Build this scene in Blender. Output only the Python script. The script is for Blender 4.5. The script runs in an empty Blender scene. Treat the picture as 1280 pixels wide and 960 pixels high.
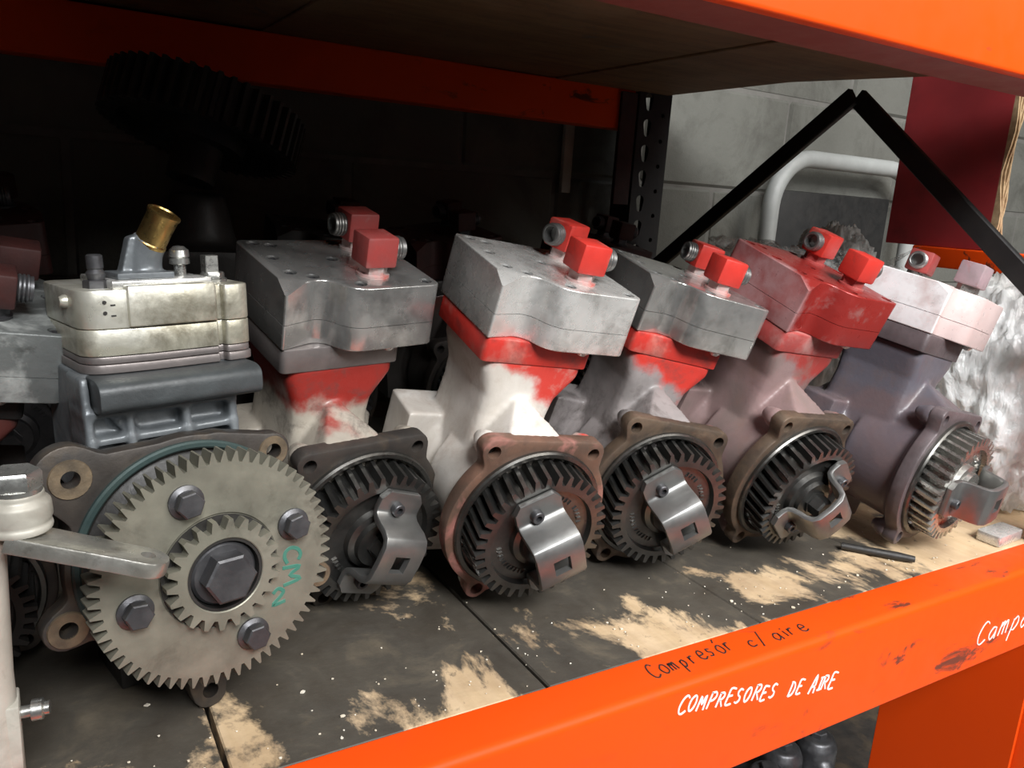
import bpy, bmesh, math, random
from mathutils import Matrix, Vector, Euler, noise as mnoise
random.seed(7)
PI = math.pi
scene = bpy.context.scene
COL = scene.collection

# ---------------------------------------------------------------- camera
cam_d = bpy.data.cameras.new('camera')
cam_d.sensor_fit = 'HORIZONTAL'; cam_d.sensor_width = 36.0
cam_d.lens = 36.0 * 1000.0 / 1280.0
cam_d.clip_start = 0.02; cam_d.clip_end = 60
cam = bpy.data.objects.new('camera', cam_d); COL.objects.link(cam)
CX = Vector((0.85995, -0.50634, 0.06414)); CY = Vector((0.06081, 0.22642, 0.97213)); CZ = Vector((-0.50675, -0.83208, 0.2255))
cam.matrix_world = Matrix(((CX.x, CY.x, CZ.x, 0.0), (CX.y, CY.y, CZ.y, 0.0), (CX.z, CY.z, CZ.z, 0.378), (0, 0, 0, 1)))
scene.camera = cam

# ---------------------------------------------------------------- world, lights, exposure
world = bpy.data.worlds.new('world'); scene.world = world; world.use_nodes = True
world.node_tree.nodes['Background'].inputs[0].default_value = (0.80, 0.90, 1.0, 1)
world.node_tree.nodes['Background'].inputs[1].default_value = 0.02
scene.view_settings.view_transform = 'Standard'; scene.view_settings.look = 'None'
scene.view_settings.gamma = 1.0; scene.view_settings.exposure = 0.0
scene.view_settings.use_curve_mapping = False

def area(name, loc, target, sx, sy, power, col, spread=180):
    d = bpy.data.lights.new(name, 'AREA'); d.shape = 'RECTANGLE'; d.size = sx; d.size_y = sy; d.energy = power; d.color = col; d.spread = math.radians(spread)
    o = bpy.data.objects.new(name, d); COL.objects.link(o); o.location = loc
    o.rotation_euler = (Vector(target) - Vector(loc)).to_track_quat('-Z', 'Y').to_euler()
    return o
area('aisle_doorway', (0.15, -1.7, 2.0), (1.15, 0.55, 0.12), 1.2, 0.8, 36, (0.98, 0.99, 1.0), 80)
area('aisle_window', (1.9, -1.8, 1.45), (0.8, 0.6, 0.15), 1.0, 0.8, 36, (1.0, 0.98, 0.95))
area('aisle_skylight', (1.5, -1.2, 2.6), (1.1, 0.3, 0.0), 1.6, 0.9, 46, (1.0, 0.96, 0.90))
area('next_bay_skylight', (2.2, 0.0, 2.6), (1.4, 0.6, 0.0), 1.4, 1.4, 11, (0.96, 0.98, 1.0))

# ---------------------------------------------------------------- material helpers
def mk(name):
    m = bpy.data.materials.new(name); m.use_nodes = True
    nt = m.node_tree; b = nt.nodes['Principled BSDF']
    return m, nt, b
def N(nt, t, **kw):
    n = nt.nodes.new(t)
    for k, v in kw.items(): setattr(n, k, v)
    return n
def setin(nt, sock, v):
    if isinstance(v, bpy.types.NodeSocket): nt.links.new(v, sock)
    elif isinstance(v, (tuple, list)):
        sock.default_value = tuple(v) + (1,) if (len(v) == 3 and sock.type == 'RGBA') else v
    else: sock.default_value = v
def coord(nt, kind='Object'):
    if kind == 'Position': return N(nt, 'ShaderNodeNewGeometry').outputs['Position']
    return N(nt, 'ShaderNodeTexCoord').outputs[kind]
def mapping(nt, vec, scale=(1, 1, 1), rot=(0, 0, 0), loc=(0, 0, 0)):
    n = N(nt, 'ShaderNodeMapping'); setin(nt, n.inputs[0], vec)
    n.inputs['Scale'].default_value = scale; n.inputs['Rotation'].default_value = rot; n.inputs['Location'].default_value = loc
    return n.outputs[0]
def noise(nt, vec, scale, detail=4, rough=0.55, dist=0.0):
    n = N(nt, 'ShaderNodeTexNoise'); setin(nt, n.inputs['Vector'], vec)
    n.inputs['Scale'].default_value = scale; n.inputs['Detail'].default_value = detail
    n.inputs['Roughness'].default_value = rough; n.inputs['Distortion'].default_value = dist
    return n.outputs[0]
def ramp(nt, fac, stops):
    n = N(nt, 'ShaderNodeValToRGB'); setin(nt, n.inputs[0], fac); el = n.color_ramp.elements
    while len(el) < len(stops): el.new(0.5)
    for e, (p, c) in zip(el, stops):
        e.position = p; e.color = (c, c, c, 1) if isinstance(c, (int, float)) else tuple(c) + (1,)
    return n.outputs[0]
def mix(nt, fac, a, b, mode='MIX'):
    n = N(nt, 'ShaderNodeMix', data_type='RGBA', blend_type=mode)
    setin(nt, n.inputs[0], fac); setin(nt, n.inputs[6], a); setin(nt, n.inputs[7], b)
    return n.outputs[2]
def math_(nt, op, a, b=0.0, c=None):
    n = N(nt, 'ShaderNodeMath', operation=op); setin(nt, n.inputs[0], a); setin(nt, n.inputs[1], b)
    if c is not None: setin(nt, n.inputs[2], c)
    return n.outputs[0]
def sep(nt, vec):
    n = N(nt, 'ShaderNodeSeparateXYZ'); setin(nt, n.inputs[0], vec); return n.outputs
def bump(nt, b, h, strength=0.3, dist=0.002):
    n = N(nt, 'ShaderNodeBump'); n.inputs['Strength'].default_value = strength; n.inputs['Distance'].default_value = dist
    setin(nt, n.inputs['Height'], h); nt.links.new(n.outputs[0], b.inputs['Normal'])

def worn(name, c1, c2, c3=None, scale=30, metal=0.0, rough=(0.4, 0.6), bmp=0.25, grime=None, gcol=(0.03, 0.027, 0.024), kind='Object', spec=0.5, seed=0.0):
    """two-tone surface with noise, optional grime patches, fine relief"""
    m, nt, b = mk(name); v = mapping(nt, coord(nt, kind), loc=(seed, seed * 0.7, -seed))
    n1 = noise(nt, v, scale, 6, 0.6); col = mix(nt, ramp(nt, n1, [(0.35, 0.0), (0.65, 1.0)]), c1, c2)
    if c3: col = mix(nt, ramp(nt, noise(nt, v, scale * 0.45, 5, 0.6, 0.4), [(0.52, 0.0), (0.68, 1.0)]), col, c3)
    n2 = noise(nt, v, scale * 3.1, 5, 0.65)
    if grime:
        g = ramp(nt, noise(nt, v, scale * 0.8, 7, 0.7, 0.3), [(1 - grime - 0.08, 0.0), (1 - grime + 0.1, 0.85)])
        col = mix(nt, g, col, gcol)
    setin(nt, b.inputs['Base Color'], col); b.inputs['Metallic'].default_value = metal
    setin(nt, b.inputs['Roughness'], ramp(nt, n2, [(0.3, rough[0]), (0.7, rough[1])]))
    b.inputs['Specular IOR Level'].default_value = spec
    if bmp: bump(nt, b, n2, bmp, 0.0015)
    return m

def housing_mat(name, barrel, barrel2, neck, z0=0.088, xk=0.35, seed=0.0, speck=None):
    """cast housing: sprayed barrel colour, different paint on the neck, soft overspray edge"""
    m, nt, b = mk(name); o = coord(nt); v = mapping(nt, o, loc=(seed, seed, seed))
    x, y, z = sep(nt, o)
    n1 = noise(nt, v, 28, 5, 0.6); nb = noise(nt, v, 70, 6, 0.65)
    col = mix(nt, ramp(nt, noise(nt, v, 16, 4, 0.55, 0.5), [(0.4, 0.0), (0.62, 1.0)]), barrel, barrel2)
    t = math_(nt, 'ADD', math_(nt, 'MULTIPLY_ADD', x, xk, z), math_(nt, 'MULTIPLY', math_(nt, 'SUBTRACT', n1, 0.5), 0.06))
    mr = N(nt, 'ShaderNodeMapRange', interpolation_type='SMOOTHSTEP'); setin(nt, mr.inputs[0], t)
    mr.inputs[1].default_value = z0 - 0.008; mr.inputs[2].default_value = z0 + 0.012
    col = mix(nt, mr.outputs[0], col, neck)
    g = ramp(nt, noise(nt, v, 30, 8, 0.72, 0.3), [(0.50, 0.0), (0.68, 0.75)])
    col = mix(nt, g, col, speck or (0.06, 0.05, 0.045))
    setin(nt, b.inputs['Base Color'], col)
    setin(nt, b.inputs['Roughness'], ramp(nt, nb, [(0.3, 0.30), (0.7, 0.5)]))
    bump(nt, b, nb, 0.3, 0.002)
    return m

M = {}
M['alu'] = worn('cast_aluminium_worn', (0.58, 0.575, 0.55), (0.46, 0.455, 0.435), (0.66, 0.655, 0.63), 26, 0.78, (0.15, 0.28), 0.08, 0.41, (0.22, 0.215, 0.20))
M['alu_clean'] = worn('cast_aluminium', (0.66, 0.655, 0.63), (0.52, 0.515, 0.49), (0.74, 0.735, 0.71), 24, 0.55, (0.20, 0.36), 0.10, 0.43, (0.25, 0.24, 0.22), seed=3.1)
M['alu_dull'] = worn('cast_aluminium_dull', (0.50, 0.495, 0.475), (0.40, 0.395, 0.38), (0.58, 0.575, 0.555), 24, 0.78, (0.16, 0.30), 0.08, 0.41, (0.19, 0.185, 0.18), seed=7.7)
M['alu_cream'] = worn('cast_aluminium_yellowed', (0.62, 0.60, 0.50), (0.50, 0.48, 0.38), (0.72, 0.71, 0.64), 22, 0.6, (0.26, 0.46), 0.2, 0.46, (0.20, 0.18, 0.13), seed=1.7)
M['alu_mauve'] = worn('stacked_gasket_plates', (0.26, 0.23, 0.22), (0.19, 0.17, 0.165), None, 26, 0.6, (0.35, 0.5), 0.2, 0.3)
M['gear'] = worn('dark_oiled_gear_steel', (0.145, 0.143, 0.136), (0.095, 0.093, 0.088), (0.18, 0.175, 0.16), 40, 0.9, (0.28, 0.42), 0.12, 0.33, (0.05, 0.047, 0.043))
M['gear_light'] = worn('bright_gear_steel', (0.50, 0.49, 0.46), (0.40, 0.39, 0.365), None, 40, 0.9, (0.22, 0.36), 0.1, 0.28, (0.1, 0.09, 0.08))
M['gear_olive'] = worn('olive_grey_ground_steel', (0.25, 0.24, 0.19), (0.17, 0.163, 0.13), (0.30, 0.285, 0.23), 26, 0.5, (0.42, 0.6), 0.12, 0.36, (0.09, 0.085, 0.065))
M['strap'] = worn('smooth_grey_steel', (0.27, 0.27, 0.262), (0.22, 0.22, 0.213), None, 25, 0.85, (0.36, 0.46), 0.06, 0.28, (0.15, 0.15, 0.145))
M['bolt'] = worn('blackened_bolt_steel', (0.12, 0.12, 0.125), (0.075, 0.075, 0.08), None, 50, 0.7, (0.35, 0.5), 0.15)
M['bolt_bright'] = worn('bright_zinc', (0.55, 0.55, 0.52), (0.4, 0.4, 0.38), None, 50, 0.9, (0.22, 0.38), 0.12, 0.3)
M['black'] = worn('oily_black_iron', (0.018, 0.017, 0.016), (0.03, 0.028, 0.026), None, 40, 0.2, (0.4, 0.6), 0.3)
M['ring'] = worn('machined_bore_ring', (0.16, 0.155, 0.145), (0.10, 0.098, 0.09), None, 40, 0.9, (0.25, 0.4), 0.1)
M['teal_ring'] = worn('gasket_ring_dark_teal', (0.035, 0.06, 0.06), (0.05, 0.075, 0.07), None, 40, 0.3, (0.35, 0.5), 0.1)
M['rust'] = worn('rusty_flange_face', (0.115, 0.080, 0.054), (0.065, 0.050, 0.040), (0.18, 0.125, 0.085), 40, 0.35, (0.4, 0.6), 0.3, 0.35, (0.04, 0.034, 0.03))
M['rust_red'] = worn('rusty_flange_red_overspray', (0.17, 0.095, 0.065), (0.095, 0.062, 0.046), (0.52, 0.22, 0.19), 34, 0.2, (0.4, 0.6), 0.3, 0.33, (0.05, 0.035, 0.03))
M['flange_dark'] = worn('dark_brown_flange', (0.06, 0.05, 0.042), (0.035, 0.032, 0.03), (0.10, 0.075, 0.05), 30, 0.3, (0.4, 0.6), 0.3)
M['flange_tan'] = worn('bare_ear_tan', (0.20, 0.15, 0.095), (0.10, 0.078, 0.055), None, 60, 0.4, (0.4, 0.6), 0.3)
M['flange_mauve'] = worn('mauve_sprayed_flange', (0.13, 0.105, 0.11), (0.085, 0.068, 0.07), None, 35, 0.2, (0.35, 0.5), 0.3, 0.3)
M['red'] = worn('fresh_red_paint', (0.54, 0.036, 0.026), (0.44, 0.030, 0.022), (0.46, 0.16, 0.13), 34, 0.0, (0.32, 0.48), 0.2, 0.40, (0.17, 0.035, 0.03))
M['red_dusty'] = worn('dusty_red_paint', (0.34, 0.045, 0.04), (0.28, 0.06, 0.055), (0.36, 0.17, 0.155), 50, 0.0, (0.4, 0.6), 0.2, 0.28, (0.12, 0.06, 0.05))
M['red_dark'] = worn('dark_red_paint', (0.30, 0.035, 0.025), (0.22, 0.03, 0.022), None, 40, 0.0, (0.4, 0.6), 0.2, 0.3)
M['pink_base'] = worn('oversprayed_hex', (0.55, 0.33, 0.31), (0.42, 0.38, 0.36), (0.65, 0.12, 0.09), 90, 0.3, (0.35, 0.5), 0.2)
M['dim_red'] = worn('shade_dark_red', (0.05, 0.012, 0.010), (0.03, 0.010, 0.009), None, 40, 0.0, (0.55, 0.7), 0.2)  # red darkened so the back row's shade sits in the colour
M['mauve_block'] = worn('mauve_painted_block', (0.34, 0.24, 0.26), (0.26, 0.2, 0.21), (0.35, 0.10, 0.10), 60, 0.0, (0.4, 0.6), 0.2)
M['brass'] = worn('tarnished_brass', (0.50, 0.35, 0.12), (0.32, 0.21, 0.08), None, 60, 0.95, (0.22, 0.38), 0.1, 0.3, (0.1, 0.07, 0.03))
M['greycast'] = worn('grey_cast_block', (0.16, 0.175, 0.185), (0.11, 0.12, 0.128), (0.24, 0.255, 0.265), 30, 0.3, (0.28, 0.45), 0.3, 0.3)
M['sleeve'] = worn('dark_grey_boss', (0.055, 0.062, 0.065), (0.04, 0.044, 0.046), None, 40, 0.1, (0.4, 0.55), 0.3)
M['offwhite'] = worn('greasy_offwhite_paint', (0.50, 0.48, 0.42), (0.40, 0.38, 0.33), (0.28, 0.26, 0.22), 30, 0.15, (0.35, 0.55), 0.2, 0.3, (0.2, 0.18, 0.14))
M['lever'] = worn('worn_bright_lever_steel', (0.55, 0.54, 0.50), (0.38, 0.37, 0.33), None, 45, 0.8, (0.25, 0.42), 0.2, 0.33, (0.2, 0.18, 0.15))
M['peel'] = worn('peeling_grey_paint', (0.14, 0.15, 0.145), (0.18, 0.19, 0.185), (0.50, 0.52, 0.50), 45, 0.3, (0.35, 0.55), 0.3, 0.3)
M['post'] = worn('black_rack_steel', (0.012, 0.012, 0.012), (0.02, 0.019, 0.018), None, 30, 0.1, (0.45, 0.6), 0.2)
M['shade_red'] = worn('beam_underside_shade', (0.20, 0.03, 0.02), (0.24, 0.045, 0.03), None, 9, 0.0, (0.5, 0.7), 0.1, 0.25)  # shade under the orange upper beam, put into the colour
M['pipe'] = worn('grey_painted_pipe', (0.36, 0.37, 0.36), (0.30, 0.31, 0.30), None, 18, 0.0, (0.4, 0.55), 0.1)
M['redboard'] = worn('red_painted_plywood', (0.36, 0.03, 0.035), (0.28, 0.025, 0.03), None, 9, 0.0, (0.45, 0.65), 0.15, 0.36, (0.14, 0.02, 0.02))
M['ply_edge'] = worn('raw_ply_edge', (0.55, 0.40, 0.23), (0.30, 0.19, 0.10), None, 60, 0.0, (0.7, 0.9), 0.4)
M['white_ink'] = worn('white_paint_marker', (0.85, 0.85, 0.83), (0.8, 0.8, 0.78), None, 80, 0.0, (0.5, 0.6), 0)
M['black_ink'] = worn('black_marker', (0.02, 0.014, 0.012), (0.03, 0.02, 0.016), None, 80, 0.0, (0.5, 0.6), 0)
M['green_ink'] = worn('green_paint_mark', (0.03, 0.15, 0.11), (0.05, 0.17, 0.125), None, 80, 0.0, (0.5, 0.6), 0)
M['chip'] = worn('wood_and_paint_flakes', (0.75, 0.72, 0.64), (0.6, 0.5, 0.36), None, 60, 0.0, (0.6, 0.8), 0)
M['floor'] = worn('grey_concrete_floor', (0.56, 0.55, 0.53), (0.48, 0.475, 0.455), None, 4, 0.0, (0.6, 0.8), 0.2)

def orange_mat(name, c1, c2, scuff):
    m, nt, b = mk(name); v = coord(nt)
    n1 = noise(nt, v, 6, 4); col = mix(nt, n1, c1, c2)
    s = ramp(nt, noise(nt, mapping(nt, v, (14, 45, 30)), 1.0, 8, 0.7, 0.6), [(scuff, 0.0), (scuff + 0.07, 0.9)])
    xx = sep(nt, coord(nt, 'Position'))[0]; s = math_(nt, 'MULTIPLY', s, ramp(nt, xx, [(0.45, 0.12), (0.72, 1.0)]))
    col = mix(nt, s, col, (0.07, 0.03, 0.02)); b.inputs['Specular IOR Level'].default_value = 0.16
    setin(nt, b.inputs['Base Color'], col)
    setin(nt, b.inputs['Roughness'], ramp(nt, noise(nt, v, 40, 5), [(0.3, 0.36), (0.7, 0.5)]))
    bump(nt, b, noise(nt, v, 90, 3), 0.08, 0.001)
    return m
M['orange_plain'] = orange_mat('orange_rack_enamel_clean', (0.80, 0.072, 0.004), (0.74, 0.062, 0.004), 0.67)
M['orange'] = orange_mat('orange_rack_enamel', (0.80, 0.072, 0.004), (0.74, 0.062, 0.004), 0.585)

def wood_mat(name, lightc, darkc, stain_lo, grain_axis, clean_from=None, brown=False):
    m, nt, b = mk(name); p = coord(nt, 'Position')
    g = noise(nt, mapping(nt, p, (60, 5, 60) if grain_axis == 'y' else (5, 60, 60)), 1.0, 6, 0.6, 0.4)
    col = mix(nt, ramp(nt, g, [(0.3, 0.0), (0.7, 1.0)]), lightc, darkc)
    col = mix(nt, ramp(nt, noise(nt, p, 9, 5, 0.6), [(0.45, 0.0), (0.7, 0.7)]), col, (0.24, 0.155, 0.09))
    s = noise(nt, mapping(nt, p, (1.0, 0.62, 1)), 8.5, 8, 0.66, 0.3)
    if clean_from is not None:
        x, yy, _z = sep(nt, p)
        s = math_(nt, 'ADD', s, math_(nt, 'MULTIPLY', math_(nt, 'MINIMUM', math_(nt, 'MAXIMUM', math_(nt, 'SUBTRACT', yy, 0.515), 0.0), 0.08), 1.5))  # more stain towards the machines: oil plus their contact shadow, both in the colour
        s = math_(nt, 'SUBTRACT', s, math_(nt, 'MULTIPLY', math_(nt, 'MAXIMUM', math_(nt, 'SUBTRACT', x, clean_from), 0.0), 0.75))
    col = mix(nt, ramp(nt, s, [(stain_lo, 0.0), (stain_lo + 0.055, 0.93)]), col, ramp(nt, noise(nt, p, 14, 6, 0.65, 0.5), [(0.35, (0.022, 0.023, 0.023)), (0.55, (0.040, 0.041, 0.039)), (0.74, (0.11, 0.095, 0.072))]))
    f = ramp(nt, noise(nt, p, 75, 6, 0.7), [(0.60, 0.0), (0.68, 0.7)])
    col = mix(nt, f, col, (0.09, 0.075, 0.055))
    setin(nt, b.inputs['Base Color'], col)
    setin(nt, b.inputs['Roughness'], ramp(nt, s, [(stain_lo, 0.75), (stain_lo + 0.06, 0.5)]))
    b.inputs['Specular IOR Level'].default_value = 0.3
    bump(nt, b, noise(nt, p, 120, 5, 0.6), 0.35, 0.0015)
    return m
M['deck'] = wood_mat('oil_stained_shaded_plywood', (0.60, 0.45, 0.29), (0.50, 0.36, 0.21), 0.445, 'y', 0.66)
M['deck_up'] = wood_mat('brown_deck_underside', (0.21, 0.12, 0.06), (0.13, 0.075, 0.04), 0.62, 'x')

def block_mat():
    m, nt, b = mk('cement_block'); p = coord(nt, 'Position')
    col = mix(nt, noise(nt, p, 6, 6, 0.6), (0.095, 0.095, 0.083), (0.165, 0.165, 0.146))
    col = mix(nt, ramp(nt, noise(nt, p, 7, 7, 0.68, 0.6), [(0.50, 0.0), (0.66, 0.75)]), col, (0.075, 0.073, 0.063))
    setin(nt, b.inputs['Base Color'], col); b.inputs['Roughness'].default_value = 0.9
    bump(nt, b, noise(nt, p, 60, 7, 0.7), 0.6, 0.004); return m
M['block'] = block_mat()
M['mortar'] = worn('mortar', (0.17, 0.165, 0.15), (0.13, 0.125, 0.115), None, 20, 0.0, (0.8, 0.95), 0.4)

def film_mat(name, transp, tint):
    m, nt, b = mk(name); v = coord(nt)
    b.inputs['Base Color'].default_value = tint + (1,); b.inputs['Roughness'].default_value = 0.22
    b.inputs['Specular IOR Level'].default_value = 0.8
    out = nt.nodes['Material Output']; tr = N(nt, 'ShaderNodeBsdfTransparent'); tl = N(nt, 'ShaderNodeBsdfTranslucent')
    tl.inputs[0].default_value = tint + (1,)
    a = N(nt, 'ShaderNodeMixShader'); a.inputs[0].default_value = 0.3
    nt.links.new(b.outputs[0], a.inputs[1]); nt.links.new(tl.outputs[0], a.inputs[2])
    c = N(nt, 'ShaderNodeMixShader')
    setin(nt, c.inputs[0], ramp(nt, noise(nt, mapping(nt, v, (1, 1, 0.35)), 26, 6, 0.65, 0.8), [(0.35, max(0, transp - 0.25)), (0.65, min(1, transp + 0.25))]))
    nt.links.new(a.outputs[0], c.inputs[1]); nt.links.new(tr.outputs[0], c.inputs[2]); nt.links.new(c.outputs[0], out.inputs[0])
    bump(nt, b, noise(nt, mapping(nt, v, (1, 1, 0.4)), 55, 4, 0.6, 1.0), 0.9, 0.006)
    return m
M['bag'] = film_mat('crumpled_white_plastic', 0.0, (0.95, 0.96, 0.95))
M['film_thick'] = film_mat('smoky_clear_plastic', 0.35, (0.55, 0.55, 0.53))
M['film'] = film_mat('clear_stretch_film', 0.72, (0.75, 0.76, 0.74))

# ---------------------------------------------------------------- mesh helpers
def finish(bm, name, mat, parent=None, bevel=0.0, seg=2, sharp=32, loc=None, rot=None):
    if bevel:
        bmesh.ops.recalc_face_normals(bm, faces=bm.faces)
        es = [e for e in bm.edges if len(e.link_faces) == 2 and e.calc_face_angle(0) > math.radians(28)]
        bmesh.ops.bevel(bm, geom=es, offset=bevel, segments=seg, profile=0.5, affect='EDGES', clamp_overlap=True)
    bmesh.ops.recalc_face_normals(bm, faces=bm.faces)
    me = bpy.data.meshes.new(name); bm.to_mesh(me); bm.free()
    return link_mesh(me, name, mat, parent, sharp, loc, rot)
def link_mesh(me, name, mat, parent=None, sharp=32, loc=None, rot=None):
    me.polygons.foreach_set('use_smooth', [True] * len(me.polygons))
    me.set_sharp_from_angle(angle=math.radians(sharp))
    if mat is not None:
        me.materials.clear(); me.materials.append(M[mat] if isinstance(mat, str) else mat)
    o = bpy.data.objects.new(name, me); COL.objects.link(o)
    if parent: o.parent = parent
    if loc: o.location = loc
    if rot: o.rotation_euler = rot
    return o
def prism(bm, pts, lo, hi, axis='y'):
    """polygon (2-D) extruded along axis: y -> pts are (x,z); z -> (x,y); x -> (y,z)"""
    def P(a, b, h): return {'y': (a, h, b), 'z': (a, b, h), 'x': (h, a, b)}[axis]
    v0 = [bm.verts.new(P(a, b, lo)) for a, b in pts]; v1 = [bm.verts.new(P(a, b, hi)) for a, b in pts]
    n = len(pts); bm.faces.new(v0); bm.faces.new(v1[::-1])
    for i in range(n): bm.faces.new((v0[i], v1[i], v1[(i + 1) % n], v0[(i + 1) % n]))
def box(bm, x0, x1, y0, y1, z0, z1):
    prism(bm, [(x0, y0), (x1, y0), (x1, y1), (x0, y1)], z0, z1, 'z')
def lathe(bm, prof, seg=32, axis=(0, 1, 0), org=(0, 0, 0), phase=0.0):
    """prof: list of (radius, height along axis); closes at r=0"""
    ax = Vector(axis).normalized(); u = ax.orthogonal().normalized(); w = ax.cross(u); org = Vector(org); prev = None
    for r, h in prof:
        c = org + ax * h
        if r < 1e-7: cur = [bm.verts.new(c)]
        else: cur = [bm.verts.new(c + (u * math.cos(2 * PI * i / seg + phase) + w * math.sin(2 * PI * i / seg + phase)) * r) for i in range(seg)]
        if prev:
            if len(prev) == 1 and len(cur) > 1:
                for i in range(seg): bm.faces.new((prev[0], cur[i], cur[(i + 1) % seg]))
            elif len(cur) == 1 and len(prev) > 1:
                for i in range(seg): bm.faces.new((cur[0], prev[(i + 1) % seg], prev[i]))
            elif len(cur) > 1:
                for i in range(seg): bm.faces.new((prev[i], prev[(i + 1) % seg], cur[(i + 1) % seg], cur[i]))
        prev = cur
def hexnut(bm, c, axis, r, h, sides=6, phase=0.0, ch=0.12):
    lathe(bm, [(0, 0), (r, 0), (r, h * (1 - ch)), (r * 0.9, h), (0, h)], sides, axis, c, phase)
def tube(bm, path, r, seg=12, closed_ends=True):
    path = [Vector(p) for p in path]; rings = []
    t0 = (path[1] - path[0]).normalized(); u = t0.orthogonal().normalized()
    for i, p in enumerate(path):
        t = (path[min(i + 1, len(path) - 1)] - path[max(i - 1, 0)]).normalized()
        u = (u - t * u.dot(t)).normalized(); w = t.cross(u); rr = r[i] if isinstance(r, (list, tuple)) else r
        rings.append([bm.verts.new(p + (u * math.cos(2 * PI * k / seg) + w * math.sin(2 * PI * k / seg)) * rr) for k in range(seg)])
    for a, b in zip(rings, rings[1:]):
        for k in range(seg): bm.faces.new((a[k], a[(k + 1) % seg], b[(k + 1) % seg], b[k]))
    if closed_ends: bm.faces.new(rings[0][::-1]); bm.faces.new(rings[-1])
def bar(bm, a, b, w, t, up=(0, 0, 1)):
    a, b = Vector(a), Vector(b); d = (b - a).normalized(); s = d.cross(Vector(up)).normalized(); n = s.cross(d)
    vs = [[bm.verts.new(p + s * (w / 2 * i) + n * (t / 2 * j)) for i, j in ((-1, -1), (1, -1), (1, 1), (-1, 1))] for p in (a, b)]
    bm.faces.new(vs[0]); bm.faces.new(vs[1][::-1])
    for k in range(4): bm.faces.new((vs[0][k], vs[1][k], vs[1][(k + 1) % 4], vs[0][(k + 1) % 4]))
def hull(bm, pts):
    vs = [bm.verts.new(p) for p in pts]; bmesh.ops.convex_hull(bm, input=vs)
def round_poly(pts, rad, n=5):
    out = []; L = len(pts)
    for i in range(L):
        p = Vector(pts[i]); a = Vector(pts[i - 1]); b = Vector(pts[(i + 1) % L]); r = rad[i] if isinstance(rad, (list, tuple)) else rad
        da = (a - p); db = (b - p)
        if r <= 0: out.append(tuple(p)); continue
        r = min(r, da.length * 0.48, db.length * 0.48); p0 = p + da.normalized() * r; p1 = p + db.normalized() * r
        for k in range(n + 1):
            t = k / n; out.append(tuple(p0 * (1 - t) ** 2 + p * 2 * t * (1 - t) + p1 * t * t))
    return out
def tmp_obj(bm):
    bmesh.ops.recalc_face_normals(bm, faces=bm.faces)
    me = bpy.data.meshes.new('tmp'); bm.to_mesh(me); bm.free(); o = bpy.data.objects.new('tmp', me); COL.objects.link(o); return o
def evaluated(o):
    dg = bpy.context.evaluated_depsgraph_get(); dg.update()
    return bpy.data.meshes.new_from_object(o.evaluated_get(dg))
def cut(bm, cutter_bm, bevel=0.0):
    """boolean difference -> bmesh"""
    if bevel:
        bmesh.ops.recalc_face_normals(bm, faces=bm.faces)
        es = [e for e in bm.edges if len(e.link_faces) == 2 and e.calc_face_angle(0) > math.radians(28)]
        bmesh.ops.bevel(bm, geom=es, offset=bevel, segments=2, profile=0.5, affect='EDGES', clamp_overlap=True)
    a = tmp_obj(bm); c = tmp_obj(cutter_bm)
    md = a.modifiers.new('b', 'BOOLEAN'); md.operation = 'DIFFERENCE'; md.object = c; md.solver = 'EXACT'; md.use_self = True
    me = evaluated(a); bpy.data.objects.remove(a); bpy.data.objects.remove(c)
    r = bmesh.new(); r.from_mesh(me); bpy.data.meshes.remove(me); return r
def fuse(bm, voxel, smooth=4):
    """overlapping solids melted into one cast surface"""
    a = tmp_obj(bm); md = a.modifiers.new('r', 'REMESH'); md.mode = 'VOXEL'; md.voxel_size = voxel
    sm = a.modifiers.new('s', 'SMOOTH'); sm.iterations = smooth; sm.factor = 0.5
    me = evaluated(a); bpy.data.objects.remove(a); return me

def empty(name, loc=(0, 0, 0), rot=None, order='YXZ', label=None, cat=None, group=None, scale=1.0):
    o = bpy.data.objects.new(name, None); o.empty_display_size = 0.05; COL.objects.link(o)
    o.location = loc; o.rotation_mode = order; o.scale = (scale,) * 3
    if rot: o.rotation_euler = [math.radians(a) for a in rot]
    tag(o, label, cat, group); return o
def tag(o, label=None, cat=None, group=None, kind=None):
    if label: o['label'] = label
    if cat: o['category'] = cat
    if group: o['group'] = group
    if kind: o['kind'] = kind
    return o

# ---------------------------------------------------------------- gears
def gear_bm(n, ro, rr, y0, y1, twist, rings, hubseg=True, tip=0.30, base=0.62):
    """toothed wheel, axis y, front face at y0 (towards -y). rings: list of (radius, y) for the front face going inwards"""
    bm = bmesh.new(); S = 4 * n
    def outline(y, tw):
        L = []
        for i in range(n):
            a = 2 * PI * i / n + tw; p = 2 * PI / n
            for da, r in ((-base / 2, rr), (-tip / 2, ro), (tip / 2, ro), (base / 2, rr)):
                L.append(bm.verts.new((math.cos(a + da * p) * r, y, math.sin(a + da * p) * r)))
        return L
    def circ(r, y, tw=0.0):
        L = []
        for i in range(n):
            a = 2 * PI * i / n + tw; p = 2 * PI / n
            for da in (-base / 2, -tip / 2, tip / 2, base / 2): L.append(bm.verts.new((math.cos(a + da * p) * r, y, math.sin(a + da * p) * r)))
        return L
    f = outline(y0, 0.0); k = outline(y1, twist)
    def strip(a, b):
        for i in range(S): bm.faces.new((a[i], a[(i + 1) % S], b[(i + 1) % S], b[i]))
    strip(f, k)
    prev = f
    for r, y in rings:
        c = circ(r, y); strip(c, prev); prev = c
    bm.faces.new(prev)
    prev = circ(rr * 0.97, y1, twist); strip(k, prev)
    bm.faces.new(prev[::-1])
    return bm

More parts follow.
